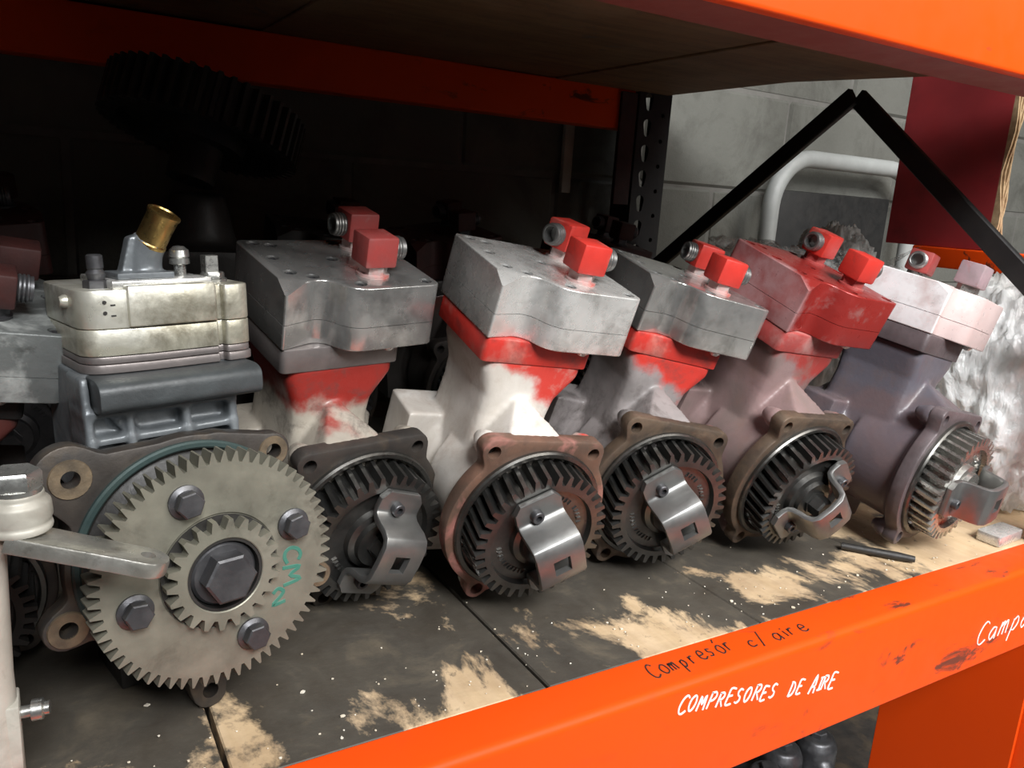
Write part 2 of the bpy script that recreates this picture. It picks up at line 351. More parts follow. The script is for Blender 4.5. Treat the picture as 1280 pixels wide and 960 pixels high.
# ---------------------------------------------------------------- the compressor that repeats along the shelf
HX1, HXR, HZ = -0.0562, 0.048, 0.0699
A_, B_, FL, FR, GB = -0.0655, 0.0727, 0.0507, 0.0368, 0.1685
H1, HS, H0, HP = 0.2114, 0.1758, 0.1536, 0.1312
GY, YD = 0.0302, 0.0382

def polar_outline(n, main, discs, caps):
    """outline as the union of a disc and lobes seen from the centre"""
    def ray_disc(th, cx, cz, r):
        dx, dz = math.cos(th), math.sin(th); b = dx * cx + dz * cz; q = b * b - (cx * cx + cz * cz - r * r)
        return b + math.sqrt(q) if q >= 0 else 0.0
    pts = []
    for i in range(n):
        th = 2 * PI * i / n; r = main
        for d in discs: r = max(r, ray_disc(th, *d))
        for (x0, z0, x1, z1, rad) in caps:
            for k in range(13):
                t = k / 12; r = max(r, ray_disc(th, x0 + (x1 - x0) * t, z0 + (z1 - z0) * t, rad))
        pts.append(r)
    sm = [(pts[i - 1] + 2 * pts[i] + pts[(i + 1) % n]) / 4 for i in range(n)]
    return [(math.cos(2 * PI * i / n) * sm[i], math.sin(2 * PI * i / n) * sm[i]) for i in range(n)]

def ring_plate(bm, outl, rin, y0, y1):
    n = len(outl)
    o0 = [bm.verts.new((x, y0, z)) for x, z in outl]; o1 = [bm.verts.new((x, y1, z)) for x, z in outl]
    i0 = [bm.verts.new((math.cos(2 * PI * i / n) * rin, y0, math.sin(2 * PI * i / n) * rin)) for i in range(n)]
    i1 = [bm.verts.new((math.cos(2 * PI * i / n) * rin, y1, math.sin(2 * PI * i / n) * rin)) for i in range(n)]
    for i in range(n):
        j = (i + 1) % n
        bm.faces.new((o0[i], o0[j], i0[j], i0[i])); bm.faces.new((o0[j], o0[i], o1[i], o1[j]))
        bm.faces.new((i0[i], i0[j], i1[j], i1[i])); bm.faces.new((o1[i], i1[i], i1[j], o1[j]))

def bev_level(bm, z, w):
    bmesh.ops.recalc_face_normals(bm, faces=bm.faces)
    es = [e for e in bm.edges if all(abs(v.co.z - z) < 1e-5 for v in e.verts)]
    bmesh.ops.bevel(bm, geom=es, offset=w, segments=3, profile=0.5, affect='EDGES', clamp_overlap=True)
EARS_A = [(HX1, HZ, 0.0125), (HXR, HZ, 0.0125), (-0.030, -0.0775, 0.0115), (0.062, -0.045, 0.0125)]
def build_proto():
    P = {}
    # flange with the bolt holes cut through
    bm = bmesh.new(); ol = polar_outline(192, 0.0815, EARS_A, [(HX1, HZ, HXR, HZ, 0.0125), (HXR, HZ, 0.062, -0.045, 0.0115), (HX1 * 0.5, 0.035, HX1, HZ, 0.012)])
    ring_plate(bm, ol, 0.0715, 0.0, 0.016)
    cb = bmesh.new()
    for x, z, r in EARS_A: lathe(cb, [(0, -0.01), (0.0062, -0.01), (0.0062, 0.03), (0, 0.03)], 20, (0, 1, 0), (x, 0, z))
    P['flange'] = cut(bm, cb, 0.0022)
    bm = bmesh.new(); lathe(bm, [(0.0672, 0.004), (0.0672, -0.0035), (0.0688, -0.005), (0.0722, -0.005), (0.0735, -0.003), (0.0735, 0.004)], 96); P['ring'] = bm
    bm = bmesh.new(); lathe(bm, [(0.0, 0.012), (0.0725, 0.012), (0.0725, 0.0165), (0, 0.0165)], 64)
    for x, z, r in EARS_A: lathe(bm, [(0, 0.010), (0.0064, 0.010), (0.0064, 0.0155), (0, 0.0155)], 14, (0, 1, 0), (x, 0, z))  # black plugs put in to make the bolt holes look dark inside
    P['back'] = bm
    # crankcase: barrel, rear box, sump, neck, gusset melted into one casting
    bm = bmesh.new()
    lathe(bm, [(0, 0.006), (0.0785, 0.006), (0.0785, 0.017), (0.069, 0.024), (0.066, 0.075), (0.0655, 0.088), (0.058, 0.094), (0.058, 0.102), (0.0635, 0.108), (0.060, 0.160), (0.048, 0.170), (0, 0.170)], 64)
    box(bm, -0.088, 0.062, 0.112, 0.166, -0.045, 0.046)
    prism(bm, [(0.085, -0.03), (0.162, -0.03), (0.162, -0.112), (0.085, -0.097)], -0.048, 0.048, 'x')
    secs = [(0.02, -0.054, 0.028, 0.046, 0.150), (0.078, -0.050, 0.025, 0.052, 0.148), (0.097, -0.050, 0.028, 0.052, 0.150), (0.121, -0.057, 0.046, 0.053, 0.156), (0.133, -0.057, 0.046, 0.053, 0.156)]
    pv = None
    for z, x0, x1, y0, y1 in secs:
        cur = [bm.verts.new((x, y, z)) for x, y in round_poly([(x0, y0), (x1, y0), (x1, y1), (x0, y1)], 0.012, 3)]
        if pv:
            for i in range(len(cur)): bm.faces.new((pv[i], pv[(i + 1) % len(cur)], cur[(i + 1) % len(cur)], cur[i]))
        else: bm.faces.new(cur[::-1])
        pv = cur
    bm.faces.new(pv)
    hull(bm, [(-0.046, 0.008, 0.068), (0.016, 0.008, 0.081), (-0.040, 0.008, 0.081), (-0.014, 0.060, 0.104), (0.018, 0.06, 0.05), (-0.05, 0.06, 0.05), (0.018, 0.008, 0.05), (-0.05, 0.008, 0.05)])
    for x, z, r in EARS_A: lathe(bm, [(0, 0.0145), (0.0118, 0.0145), (0.0112, 0.022), (0.006, 0.034), (0, 0.036)], 16, (0, 1, 0), (x * 0.985, 0, z * 0.985))
    P['case'] = fuse(bm, 0.0022, 5)
    # cylinder top plate, the two halves of the head
    bm = bmesh.new(); prism(bm, round_poly([(A_ + 0.001, FL + 0.001), (0.048, FL + 0.001), (0.048, 0.160), (A_ + 0.001, 0.160)], 0.006), HP, H0, 'z'); P['plate'] = (bm, 0.0015)
    plan = round_poly([(A_, GB), (A_, FL), (-0.0275, 0.0630), (-0.0125, 0.0338), (B_, FR), (0.0745, 0.105), (0.062, GB - 0.004)], [0.008, 0.0030, 0.013, 0.016, 0.009, 0.012, 0.010], 8)
    bm = bmesh.new(); prism(bm, plan, H0 + 0.0002, HS - 0.0002, 'z'); bev_level(bm, H0 + 0.0002, 0.0016); P['head_lo'] = bm
    plan2 = [(x * 0.997, y) for x, y in plan]
    bm = bmesh.new(); prism(bm, plan2, HS + 0.0003, H1, 'z'); bev_level(bm, H1, 0.0024)
    es = bm  # counterbored bolt seats in the top
    cb = bmesh.new(); seats = [(0.024, 0.157), (-0.038, 0.152), (-0.052, 0.158), (-0.050, 0.0805), (-0.035, 0.0690), (0.002, 0.111), (-0.002, 0.0470), (0.062, 0.0470), (0.062, 0.118), (-0.050, 0.118)]
    for x, y in seats: lathe(cb, [(0, -0.006), (0.0058, -0.006), (0.0058, 0.01), (0, 0.01)], 16, (0, 0, 1), (x, y, H1))
    cc = Vector((A_, FL, H1)); tri = [Vector((A_ - 0.0002, FL + 0.020, H1 + 0.0002)), Vector((A_ + 0.027, FL + 0.0035, H1 + 0.0002)), Vector((A_, FL - 0.0002, H1 - 0.0105))]
    cen = (tri[0] + tri[1] + tri[2]) / 3; hull(cb, tri + [cc + (cc - cen) * 3])
    P['head_up'] = cut(es, cb); P['seats'] = seats
    bm = bmesh.new(); lathe(bm, [(0, -0.0045), (0.0035, -0.004), (0.0062, -0.001), (0.0066, 0.002), (0, 0.002)], 16, (0, 0, 1), (0.030, FR + 0.0065, H0)); P['lug'] = bm
    bm = bmesh.new(); rnd = random.Random(3)
    for a0, n_ in ((200, 6), (238, 5), (20, 5), (60, 4)):
        for i in range(n_):
            a = math.radians(a0 + i * 6.5); c, sn = math.cos(a), math.sin(a)
            for r0, r1, off in ((0.0375, 0.0420, 0.0), (0.0375, 0.0385, 0.0012), (0.0410, 0.0420, -0.0012))[:rnd.randint(1, 3)]:
                bar(bm, (c * r0 - sn * off, -GY + 0.0055, sn * r0 + c * off), (c * r1 - sn * off, -GY + 0.0055, sn * r1 + c * off), 0.0012, 0.0014, (0, 1, 0))
    P['marks'] = bm
    bm = bmesh.new(); lathe(bm, [(0, 0), (0.0046, 0), (0.0046, 0.0045), (0.0026, 0.0048), (0.0026, 0.002), (0, 0.002)], 14, (0, 0, 1)); P['screw'] = bm
    # drive gear
    P['gear'] = gear_bm(35, 0.065, 0.0560, -GY, 0.006, -0.085, [(0.0505, -GY), (0.0490, -GY + 0.006), (0.0300, -GY + 0.0065), (0.0285, -GY + 0.001), (0.0235, -GY - 0.001), (0.0225, -GY - 0.006), (0.0165, -GY - 0.0065)])
    bm = bmesh.new(); lathe(bm, [(0, -0.001), (0.0140, -0.001), (0.0140, 0.003), (0.0125, 0.0035), (0.0115, 0.0145), (0.0095, 0.0165), (0, 0.0165)], 6, (0, -1, 0), (0, -GY - 0.006, 0), 0.3); P['nut'] = bm
    # coupling yoke: bent strap with a square hole, long axis = local x, rotated about y when placed
    cl = [(0.0520, 0.0035), (0.0345, 0.0035), (0.0300, 0.0050), (0.0268, 0.0095), (0.0248, 0.0170), (0.0235, 0.0250), (0.0205, 0.0318), (0.0150, 0.0350), (0.0, 0.0358)]
    cl = cl + [(-a, b) for a, b in cl[-2::-1]]
    up, dn = [], []
    for i, (x, h) in enumerate(cl):
        a = Vector(cl[max(i - 1, 0)]); b = Vector(cl[min(i + 1, len(cl) - 1)]); t = (b - a).normalized(); nn = Vector((-t.y, t.x)) * -0.0031
        up.append((x + nn.x, h + nn.y)); dn.append((x - nn.x, h - nn.y))
    bm = bmesh.new(); prism(bm, [(x, -GY - h) for x, h in up + dn[::-1]], -0.0225, 0.0225, 'z')
    cb = bmesh.new(); box(cb, -0.0080, 0.0080, -GY - 0.06, -GY - 0.015, -0.0080, 0.0080)
    for s in (-1, 1):   # clipped ear corners
        for q in (-1, 1): hull(cb, [(s * 0.060, -GY - 0.02, q * 0.010), (s * 0.060, -GY + 0.01, q * 0.010), (s * 0.060, -GY - 0.02, q * 0.03), (s * 0.060, -GY + 0.01, q * 0.03), (s * 0.043, -GY - 0.02, q * 0.03), (s * 0.043, -GY + 0.01, q * 0.03), (s * 0.043, -GY - 0.02, q * 0.0230), (s * 0.043, -GY + 0.01, q * 0.0230)])
    P['yoke'] = cut(bm, cb, 0.0012)
    bm = bmesh.new(); lathe(bm, [(0, 0), (0.0058, 0), (0.0058, 0.0062), (0.0052, 0.0070), (0.0030, 0.0070), (0.0030, 0.0030), (0, 0.0030)], 18, (0, -1, 0)); P['capscrew'] = bm
    # elbow fitting, port along +x
    bm = bmesh.new(); box(bm, -0.0155, 0.0145, -0.0145, 0.0145, 0.010, 0.037); P['block'] = (bm, 0.0022)
    bm = bmesh.new(); hexnut(bm, (0, 0, -0.0005), (0, 0, 1), 0.0125, 0.0115); lathe(bm, [(0.0145, -0.001), (0.0145, 0.002), (0.0105, 0.003)], 24, (0, 0, 1)); P['hexb'] = bm
    bm = bmesh.new(); pr = [(0.0, 0.0), (0.0098, 0.0), (0.0098, 0.0125)]
    for k in range(4): pr += [(0.0108, 0.013 + 0.0028 * k), (0.0108, 0.0142 + 0.0028 * k), (0.0098, 0.0148 + 0.0028 * k)]
    pr += [(0.0098, 0.0255), (0.0080, 0.0258), (0.0074, 0.0255), (0.0070, 0.016), (0, 0.016)]
    lathe(bm, pr, 28, (1, 0, 0), (0, 0, 0.0235)); P['port'] = bm
    # to shared meshes
    out = {}
    for k, v in P.items():
        if k == 'seats': out[k] = v; continue
        if isinstance(v, tuple):
            bm, bv = v; bmesh.ops.recalc_face_normals(bm, faces=bm.faces)
            es = [e for e in bm.edges if len(e.link_faces) == 2 and e.calc_face_angle(0) > math.radians(40)]
            bmesh.ops.bevel(bm, geom=es, offset=bv, segments=2, profile=0.5, affect='EDGES', clamp_overlap=True); v = bm
        if isinstance(v, bmesh.types.BMesh):
            bmesh.ops.recalc_face_normals(v, faces=v.faces); me = bpy.data.meshes.new(k); v.to_mesh(me); v.free(); v = me
        v.polygons.foreach_set('use_smooth', [True] * len(v.polygons)); v.set_sharp_from_angle(angle=math.radians(50 if k == 'case' else 33))
        v.materials.clear(); v.materials.append(None); out[k] = v
    return out
PR = build_proto()
def inst(key, name, mat, parent, loc=(0, 0, 0), rot=(0, 0, 0)):
    o = bpy.data.objects.new(name, PR[key]); COL.objects.link(o); o.parent = parent
    o.location = loc; o.rotation_euler = rot
    o.material_slots[0].link = 'OBJECT'; o.material_slots[0].material = M[mat] if isinstance(mat, str) else mat
    return o

def compressor(label, loc, rot, strap, mats, group, scale=1.0, rear_turn=0.0, front_turn=0.0, yoke=True, fitt=True):
    r = empty('air_compressor', loc, rot, 'YXZ', label, 'compressor', group, scale)
    m = mats
    inst('case', 'crankcase', m['case'], r)
    fl = inst('flange', 'front_flange', m['flange'], r); inst('ring', 'bore_ring', 'ring', fl); inst('back', 'bore_floor', 'black', fl)
    inst('plate', 'cylinder_plate', m['plate'], r)
    inst('head_lo', 'cylinder_head_base', m['head'], r)
    inst('lug', 'drain_lug', 'alu_clean', r)
    hu = inst('head_up', 'cylinder_head', m['head'], r)
    for x, y in PR['seats']: inst('screw', 'head_screw', 'bolt', hu, (x, y, H1 - 0.006))
    g = inst('gear', 'drive_gear', m.get('gear', 'gear'), r); inst('nut', 'shaft_nut', m.get('gear', 'gear'), g); inst('marks', 'raised_marking', m.get('gear', 'gear'), g)['kind'] = 'stuff'
    if yoke:
        a = -math.radians(strap)
        y = inst('yoke', 'coupling_yoke', m.get('strap', 'strap'), r, (0, 0, 0), (0, a, 0))
        for s in (1, -1): inst('capscrew', 'cap_screw', 'bolt', y, (0.0375 * s, -GY - 0.006, 0.004))
    if fitt:
        for (x, y, base, turn, mb) in ((0.0205, 0.068, 0.0, front_turn, m['block']), (0.0390, 0.1390, PI, rear_turn, m.get('block2', m['block']))):
            e = inst('block', 'elbow_fitting', mb, r, (x, y, H1), (0, 0, base + turn))
            inst('hexb', 'hex_base', m['hex'], e); inst('port', 'threaded_port', m.get('port', 'strap'), e)
    return r

# ================================================================ the setting
def struct(o): o['kind'] = 'structure'; return o
bm = bmesh.new(); box(bm, -4, 7, -4, 1.45, -1.24, -1.2); struct(finish(bm, 'floor', 'floor'))
bm = bmesh.new(); box(bm, -2.2, 5.2, 1.31, 1.45, -1.2, 1.8); wall = struct(finish(bm, 'wall_back', 'mortar'))
bm = bmesh.new(); box(bm, -0.2005, 0.2005, -0.046, 0.06, -0.0995, 0.0995)
blk = None
for row in range(-2, 6):
    for c in range(-5, 13):
        x = c * 0.406 + (0.203 if row % 2 else 0.0) + 0.05; z = row * 0.204 + 0.12
        if blk is None: blk = finish(bm, 'block', 'block', wall, 0.006, 1); o = blk
        else: o = blk.copy(); COL.objects.link(o); o.parent = wall
        o.location = (x, 1.352 + random.uniform(-0.003, 0.003), z)

# ================================================================ the rack
rack = empty('pallet_rack', (0, 0, -1.2), None, 'XYZ', 'orange steel pallet rack with plywood shelves and black uprights', 'rack')
def rp(o):      # world-placed part of the rack
    o.parent = rack; o.matrix_parent_inverse = Matrix.Translation((0, 0, 1.2)); return o
XL, XR = -1.35, 1.049
# front beam of the compressor shelf (rounded top edge, inner ledge for the boards)
bm = bmesh.new(); prism(bm, round_poly([(0.416, -0.104), (0.416, 0.0015), (0.4615, 0.0015), (0.4615, -0.018), (0.498, -0.018), (0.498, -0.104)], [0.004, 0.0075, 0.002, 0.001, 0.002, 0.004], 6), XL, XR, 'x')
fb = rp(finish(bm, 'front_beam', 'orange', sharp=40))
bm = bmesh.new(); prism(bm, round_poly([(1.200, -0.104), (1.200, -0.018), (1.245, -0.018), (1.245, -0.104)], 0.003, 3), XL, 0.952, 'x'); rp(finish(bm, 'rear_beam', 'orange'))
# beams of the shelf above
bm = bmesh.new(); prism(bm, round_poly([(0.420, 0.512), (0.420, 0.640), (0.432, 0.640), (0.432, 0.512)], 0.004, 4), XL, XR + 0.10, 'x'); ub = rp(finish(bm, 'front_beam', 'orange_plain'))
bm = bmesh.new(); prism(bm, round_poly([(0.4325, 0.514), (0.4325, 0.640), (0.484, 0.640), (0.484, 0.512)], 0.003, 3), XL, XR + 0.10, 'x'); rp(finish(bm, 'shaded_underside', 'shade_red'))  # body of the orange beam, its underside shade painted as dark red
bm = bmesh.new(); prism(bm, round_poly([(1.200, 0.512), (1.200, 0.580), (1.245, 0.580), (1.245, 0.512)], 0.003, 3), XL, 0.950, 'x'); rp(finish(bm, 'rear_beam', 'orange'))
# shelf boards, the joints run front to back
W_ = 0.243; edges = [0.091 + W_ * k for k in range(-5, 5)]
for k, x0 in enumerate(edges):
    bm = bmesh.new(); dz = random.uniform(-0.0012, 0.0006)
    box(bm, -W_ / 2 + 0.0012, W_ / 2 - 0.0012, 0.4628, 1.242, -0.018, 0.0)
    if x0 + W_ > 1.02: dz = -0.0005
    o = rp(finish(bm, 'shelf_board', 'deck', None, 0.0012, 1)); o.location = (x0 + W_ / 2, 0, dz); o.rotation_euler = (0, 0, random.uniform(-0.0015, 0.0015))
for k, x0 in enumerate(edges[:-1]):
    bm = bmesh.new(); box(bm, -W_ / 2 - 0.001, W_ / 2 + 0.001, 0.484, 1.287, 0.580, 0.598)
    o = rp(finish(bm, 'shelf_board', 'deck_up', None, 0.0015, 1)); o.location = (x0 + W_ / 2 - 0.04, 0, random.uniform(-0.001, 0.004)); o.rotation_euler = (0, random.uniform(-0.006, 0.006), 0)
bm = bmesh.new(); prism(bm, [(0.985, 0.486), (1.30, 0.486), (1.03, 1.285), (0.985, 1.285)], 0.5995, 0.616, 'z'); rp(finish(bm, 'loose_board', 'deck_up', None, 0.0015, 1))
# uprights: perforated black rear posts, front posts
def perforated_post(x0, x1, y0, y1, z0, z1):
    bm = bmesh.new(); t = 0.003
    prism(bm, [(x0, y1), (x0, y0), (x1, y0), (x1, y1), (x1 - t, y1), (x1 - t, y0 + t), (x0 + t, y0 + t), (x0 + t, y1)], z0, z1, 'z')
    cb = bmesh.new(); w = x1 - x0; z = max(z0, 0.0) + 0.03
    while z < min(z1, 0.75):
        cx = x0 + w * 0.30
        prism(cb, [(cx + 0.0090 * math.cos(a), z + 0.0090 * math.sin(a)) if math.sin(a) >= -0.1 else (cx + 0.0058 * math.cos(a), z - 0.016 + 0.006 * (math.sin(a) + 0.1)) for a in [2 * PI * i / 16 for i in range(16)]], y0 - 0.02, y0 + 0.02, 'y')
        lathe(cb, [(0, -0.02), (0.0042, -0.02), (0.0042, 0.02), (0, 0.02)], 10, (0, 1, 0), (x0 + w * 0.76, y0, z + 0.018))
        z += 0.045
    return cut(bm, cb)
rp(finish(perforated_post(0.957, 1.032, 1.195, 1.255, -1.2, 1.3), 'upright_post', 'post'))
bm = bmesh.new(); box(bm, 1.050, 1.120, 0.405, 0.455, -1.2, 1.3); rp(finish(bm, 'upright_post', 'orange', None, 0.003))
bm = bmesh.new(); prism(bm, [(0.422, -1.2), (0.422, -0.105), (0.605, -0.105), (0.605, -1.2)], 1.043, 1.0475, 'x'); rp(finish(bm, 'side_plate', 'orange_plain', None, 0.001, 1))
bm = bmesh.new(); box(bm, -1.43, -1.355, 0.42, 0.49, -1.2, 1.3); rp(finish(bm, 'upright_post', 'post', None, 0.003))
bm = bmesh.new(); box(bm, -1.43, -1.355, 1.195, 1.255, -1.2, 1.3); rp(finish(bm, 'upright_post', 'post', None, 0.003))
# diagonal braces of the end frame
for a, b in (((1.012, 0.787, 0.550), (1.012, 1.21, 0.243)), ((1.018, 0.785, 0.548), (1.018, 0.460, 0.281))):
    bm = bmesh.new(); bar(bm, a, b, 0.010, 0.026); rp(finish(bm, 'diagonal_brace', 'post', None, 0.0015, 1))
bm = bmesh.new(); bar(bm, (1.016, 0.452, 0.281), (1.052, 0.448, 0.281), 0.030, 0.03); rp(finish(bm, 'brace_bracket', 'post', None, 0.001, 1))
# connector plate hanging at the end of the rear beam
bm = bmesh.new(); box(bm, 0.915, 0.950, 1.192, 1.1985, 0.380, 0.575); rp(finish(bm, 'beam_connector', 'dim_red', None, 0.001, 1))
bm = bmesh.new(); box(bm, 0.865, 0.885, 1.288, 1.2985, 0.395, 0.560); tag(finish(bm, 'pale_strip', 'offwhite', None, 0.001, 1), 'narrow pale strip hanging on the wall behind the black perforated post', 'strip')
# lower level of the rack
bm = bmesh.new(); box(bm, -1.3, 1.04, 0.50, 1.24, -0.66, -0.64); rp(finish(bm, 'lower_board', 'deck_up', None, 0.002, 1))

bm = bmesh.new(); box(bm, 1.052, 2.0, 0.62, 1.24, -0.66, -0.64); rp(finish(bm, 'lower_board', 'flange_dark', None, 0.002, 1))  # board added over the bright floor, its dark colour standing in for shade
# next bay: red plywood divider, orange rail under it
bm = bmesh.new(); box(bm, 1.300, 1.318, 0.722, 0.900, 0.345, 0.95)
pd = empty('plywood_divider', (1.3, 0.8, 0.345), None, 'XYZ', 'dark red painted plywood sheet standing upright with a raw torn edge', 'plywood sheet')
o = finish(bm, 'red_sheet', 'redboard', None, 0.001, 1); o.parent = pd; o.matrix_parent_inverse = Matrix.Translation((-1.3, -0.8, -0.345))
bm = bmesh.new()
for k in range(5):
    pv = None
    for i in range(31):
        z = 0.345 + 0.605 * i / 30; y = 0.722 - 0.006 - 0.010 * mnoise.noise((k * 3.1, z * 14, 0)) - 0.003 * (k % 2)
        cur = [bm.verts.new((1.300 + 0.0036 * k, y, z)), bm.verts.new((1.3036 + 0.0036 * k, y, z)), bm.verts.new((1.3036 + 0.0036 * k, 0.7225, z)), bm.verts.new((1.300 + 0.0036 * k, 0.7225, z))]
        if pv:
            for q in range(4): bm.faces.new((pv[q], pv[(q + 1) % 4], cur[(q + 1) % 4], cur[q]))
        else: bm.faces.new(cur)
        pv = cur
    bm.faces.new(pv[::-1])
o = finish(bm, 'torn_edge', 'ply_edge'); o.parent = pd; o.matrix_parent_inverse = Matrix.Translation((-1.3, -0.8, -0.345))
bm = bmesh.new(); prism(bm, round_poly([(1.290, 0.312), (1.290, 0.345), (1.345, 0.345), (1.345, 0.312)], 0.004, 3), 0.60, 0.84, 'y')
tag(finish(bm, 'cross_rail', 'orange'), 'short orange steel rail under the red plywood sheet', 'rail')

# bent grey pipe with a dark board behind it, by the wall
bm = bmesh.new(); path = [(1.372, 1.235, -0.02), (1.372, 1.235, 0.395)]
for k in range(1, 10):
    a = PI - PI / 2 * k / 9; path.append((1.480 + 0.108 * math.cos(a), 1.235, 0.395 + 0.108 * math.sin(a)))
path += [(1.76, 1.235, 0.503)]
for k in range(1, 10):
    a = PI / 2 - PI / 2 * k / 9; path.append((1.76 + 0.108 * math.cos(a), 1.235, 0.395 + 0.108 * math.sin(a)))
path.append((1.868, 1.235, -0.02)); tube(bm, path, 0.0185, 16)
tag(finish(bm, 'bent_pipe', 'pipe'), 'grey bent steel pipe arch against the cement block wall', 'pipe')
bm = bmesh.new(); box(bm, 1.425, 1.815, 1.262, 1.280, -0.02, 0.435); tag(finish(bm, 'backing_board', 'post', None, 0.004), 'dark board framed by the bent grey pipe', 'board')
bm = bmesh.new(); box(bm, 1.08, 2.3, 0.95, 1.29, -0.06, -0.02); tag(finish(bm, 'wall_ledge', 'deck_up', None, 0.003), 'low wooden ledge along the wall beyond the rack', 'ledge')

# ================================================================ handwriting
GL = {  # strokes in a unit box
 'C': [[(.9,.85),(.6,1),(.25,.85),(.05,.45),(.2,.1),(.55,0),(.95,.15)]], 'O': [[(.5,1),(.15,.8),(.05,.4),(.3,.02),(.7,.1),(.9,.5),(.75,.9),(.5,1)]],
 'M': [[(0,0),(.15,1),(.5,.4),(.85,1),(1,0)]], 'P': [[(.1,0),(.2,1)],[(.1,.95),(.7,.95),(.85,.7),(.6,.5),(.15,.45)]],
 'R': [[(.1,0),(.2,1)],[(.1,.95),(.7,.95),(.85,.7),(.6,.52),(.15,.48)],[(.4,.5),(.95,0)]], 'E': [[(.9,.95),(.2,1),(.1,.5),(.1,0),(.85,.02)],[(.12,.52),(.7,.55)]],
 'S': [[(.9,.9),(.5,1),(.2,.8),(.35,.55),(.7,.42),(.75,.15),(.4,0),(.05,.1)]], 'D': [[(.1,0),(.2,1)],[(.0,1),(.55,.95),(.9,.55),(.7,.12),(.1,0)]],
 'A': [[(0,0),(.55,1.15),(.8,0)],[(.2,.4),(.8,.45)]], 'I': [[(.4,.9),(.35,0)],[(.1,.9),(.75,.92)],[(.05,.0),(.7,.03)]],
 'c': [[(.85,.5),(.5,.62),(.15,.35),(.3,.05),(.85,.1)]], 'o': [[(.5,.6),(.1,.35),(.35,.02),(.8,.15),(.75,.5),(.5,.6)]],
 'm': [[(0,0),(.1,.6),(.15,.4),(.4,.6),(.45,0)],[(.45,.4),(.75,.6),(.85,.0)]], 'p': [[(.1,-.35),(.25,.6)],[(.2,.5),(.6,.65),(.8,.35),(.5,.08),(.2,.15)]],
 'r': [[(.15,0),(.25,.6)],[(.2,.35),(.5,.6),(.75,.55)]], 'e': [[(.15,.3),(.75,.35),(.6,.62),(.25,.5),(.15,.15),(.5,0),(.9,.12)]],
 's': [[(.75,.55),(.4,.62),(.3,.4),(.65,.25),(.5,.02),(.1,.05)]], 'ó': [[(.5,.6),(.1,.35),(.35,.02),(.8,.15),(.75,.5),(.5,.6)],[(.5,.8),(.75,1.0)]],
 'a': [[(.8,.55),(.4,.6),(.1,.3),(.35,.02),(.75,.25),(.8,.55),(.85,.0)]], 'i': [[(.3,.55),(.35,0)],[(.3,.75),(.34,.82)]], '/': [[(.0,-.25),(.7,1.1)]],
 'n': [[(.1,0),(.2,.6),(.25,.35),(.6,.6),(.75,.0)]], '2': [[(.1,.75),(.45,1),(.8,.75),(.6,.45),(.05,0),(.9,.05)]], 'd': [[(.75,.55),(.35,.6),(.1,.3),(.4,.02),(.75,.2)],[(.95,1.1),(.75,.2),(.85,0)]]}
def smooth_stroke(st, n=4):
    if len(st) < 3: return st
    out = []
    for i in range(len(st) - 1):
        p0, p1, p2, p3 = [Vector(st[max(0, min(len(st) - 1, i + d))]) for d in (-1, 0, 1, 2)]
        for k in range(n):
            t = k / n; out.append(tuple(0.5 * ((2 * p1) + (p2 - p0) * t + (2 * p0 - 5 * p1 + 4 * p2 - p3) * t * t + (3 * p1 - p0 - 3 * p2 + p3) * t ** 3)))
    return out + [st[-1]]
def ribbon(bm, pts, w, thick=0.0005):
    """flat pen stroke lying in the local x-y plane, slightly raised"""
    pts = [Vector((p[0], p[1], 0)) for p in pts]; L = []
    for i, p in enumerate(pts):
        t = (pts[min(i + 1, len(pts) - 1)] - pts[max(0, i - 1)]).normalized(); s = Vector((-t.y, t.x, 0)) * w / 2
        L.append([bm.verts.new(p - s), bm.verts.new(p - s * 0.8 + Vector((0, 0, thick))), bm.verts.new(p + s * 0.8 + Vector((0, 0, thick))), bm.verts.new(p + s)])
    for a, b in zip(L, L[1:]):
        for q in range(4): bm.faces.new((a[q], a[(q + 1) % 4], b[(q + 1) % 4], b[q]))
    bm.faces.new(L[0]); bm.faces.new(L[-1][::-1])
def handwriting(text, hgt, adv, w, slant=0.12, jitter=0.06, drift=0.0):
    bm = bmesh.new(); x = 0.0; rnd = random.Random(len(text) * 7)
    for ch in text:
        if ch == ' ': x += adv * 0.7; continue
        s = 1 + rnd.uniform(-jitter, jitter) * 1.5; dy = rnd.uniform(-jitter, jitter) * hgt + drift * x
        for st in GL[ch]:
            ribbon(bm, [(x + (a + slant * b) * adv * 0.80 * s, dy + b * hgt * s) for a, b in smooth_stroke(st)], w)
        x += adv * (0.5 if ch in 'iI/' else 1.0)
    return bm
def place_text(bm, name, mat, org, xdir, ydir, parent):
    X = Vector(xdir).normalized(); Zn = X.cross(Vector(ydir)).normalized(); Y = Zn.cross(X); o = finish(bm, name, mat)
    bmw = Matrix(((X.x, Y.x, Zn.x, org[0]), (X.y, Y.y, Zn.y, org[1]), (X.z, Y.z, Zn.z, org[2]), (0, 0, 0, 1)))
    for v in o.data.vertices: v.co = bmw @ v.co
    o.parent = parent; o.matrix_parent_inverse = Matrix.Identity(4); return o
place_text(handwriting('Compresór', 0.0190, 0.0112, 0.0015, 0.2, 0.1), 'black_handwriting', 'black_ink', (0.420, 0.4335, 0.0015), (1, 0.045, 0), (0, 1, 0), fb)
place_text(handwriting('c/ aire', 0.0180, 0.0140, 0.0015, 0.2, 0.1), 'black_handwriting', 'black_ink', (0.532, 0.4330, 0.0015), (1, -0.02, 0), (0, 1, 0), fb)
place_text(handwriting('COMPRESORES', 0.0150, 0.0112, 0.0018, 0.3, 0.1), 'white_handwriting', 'white_ink', (0.431, 0.4158, -0.0240), (1, 0, -0.165), (0, 0, 1), fb)
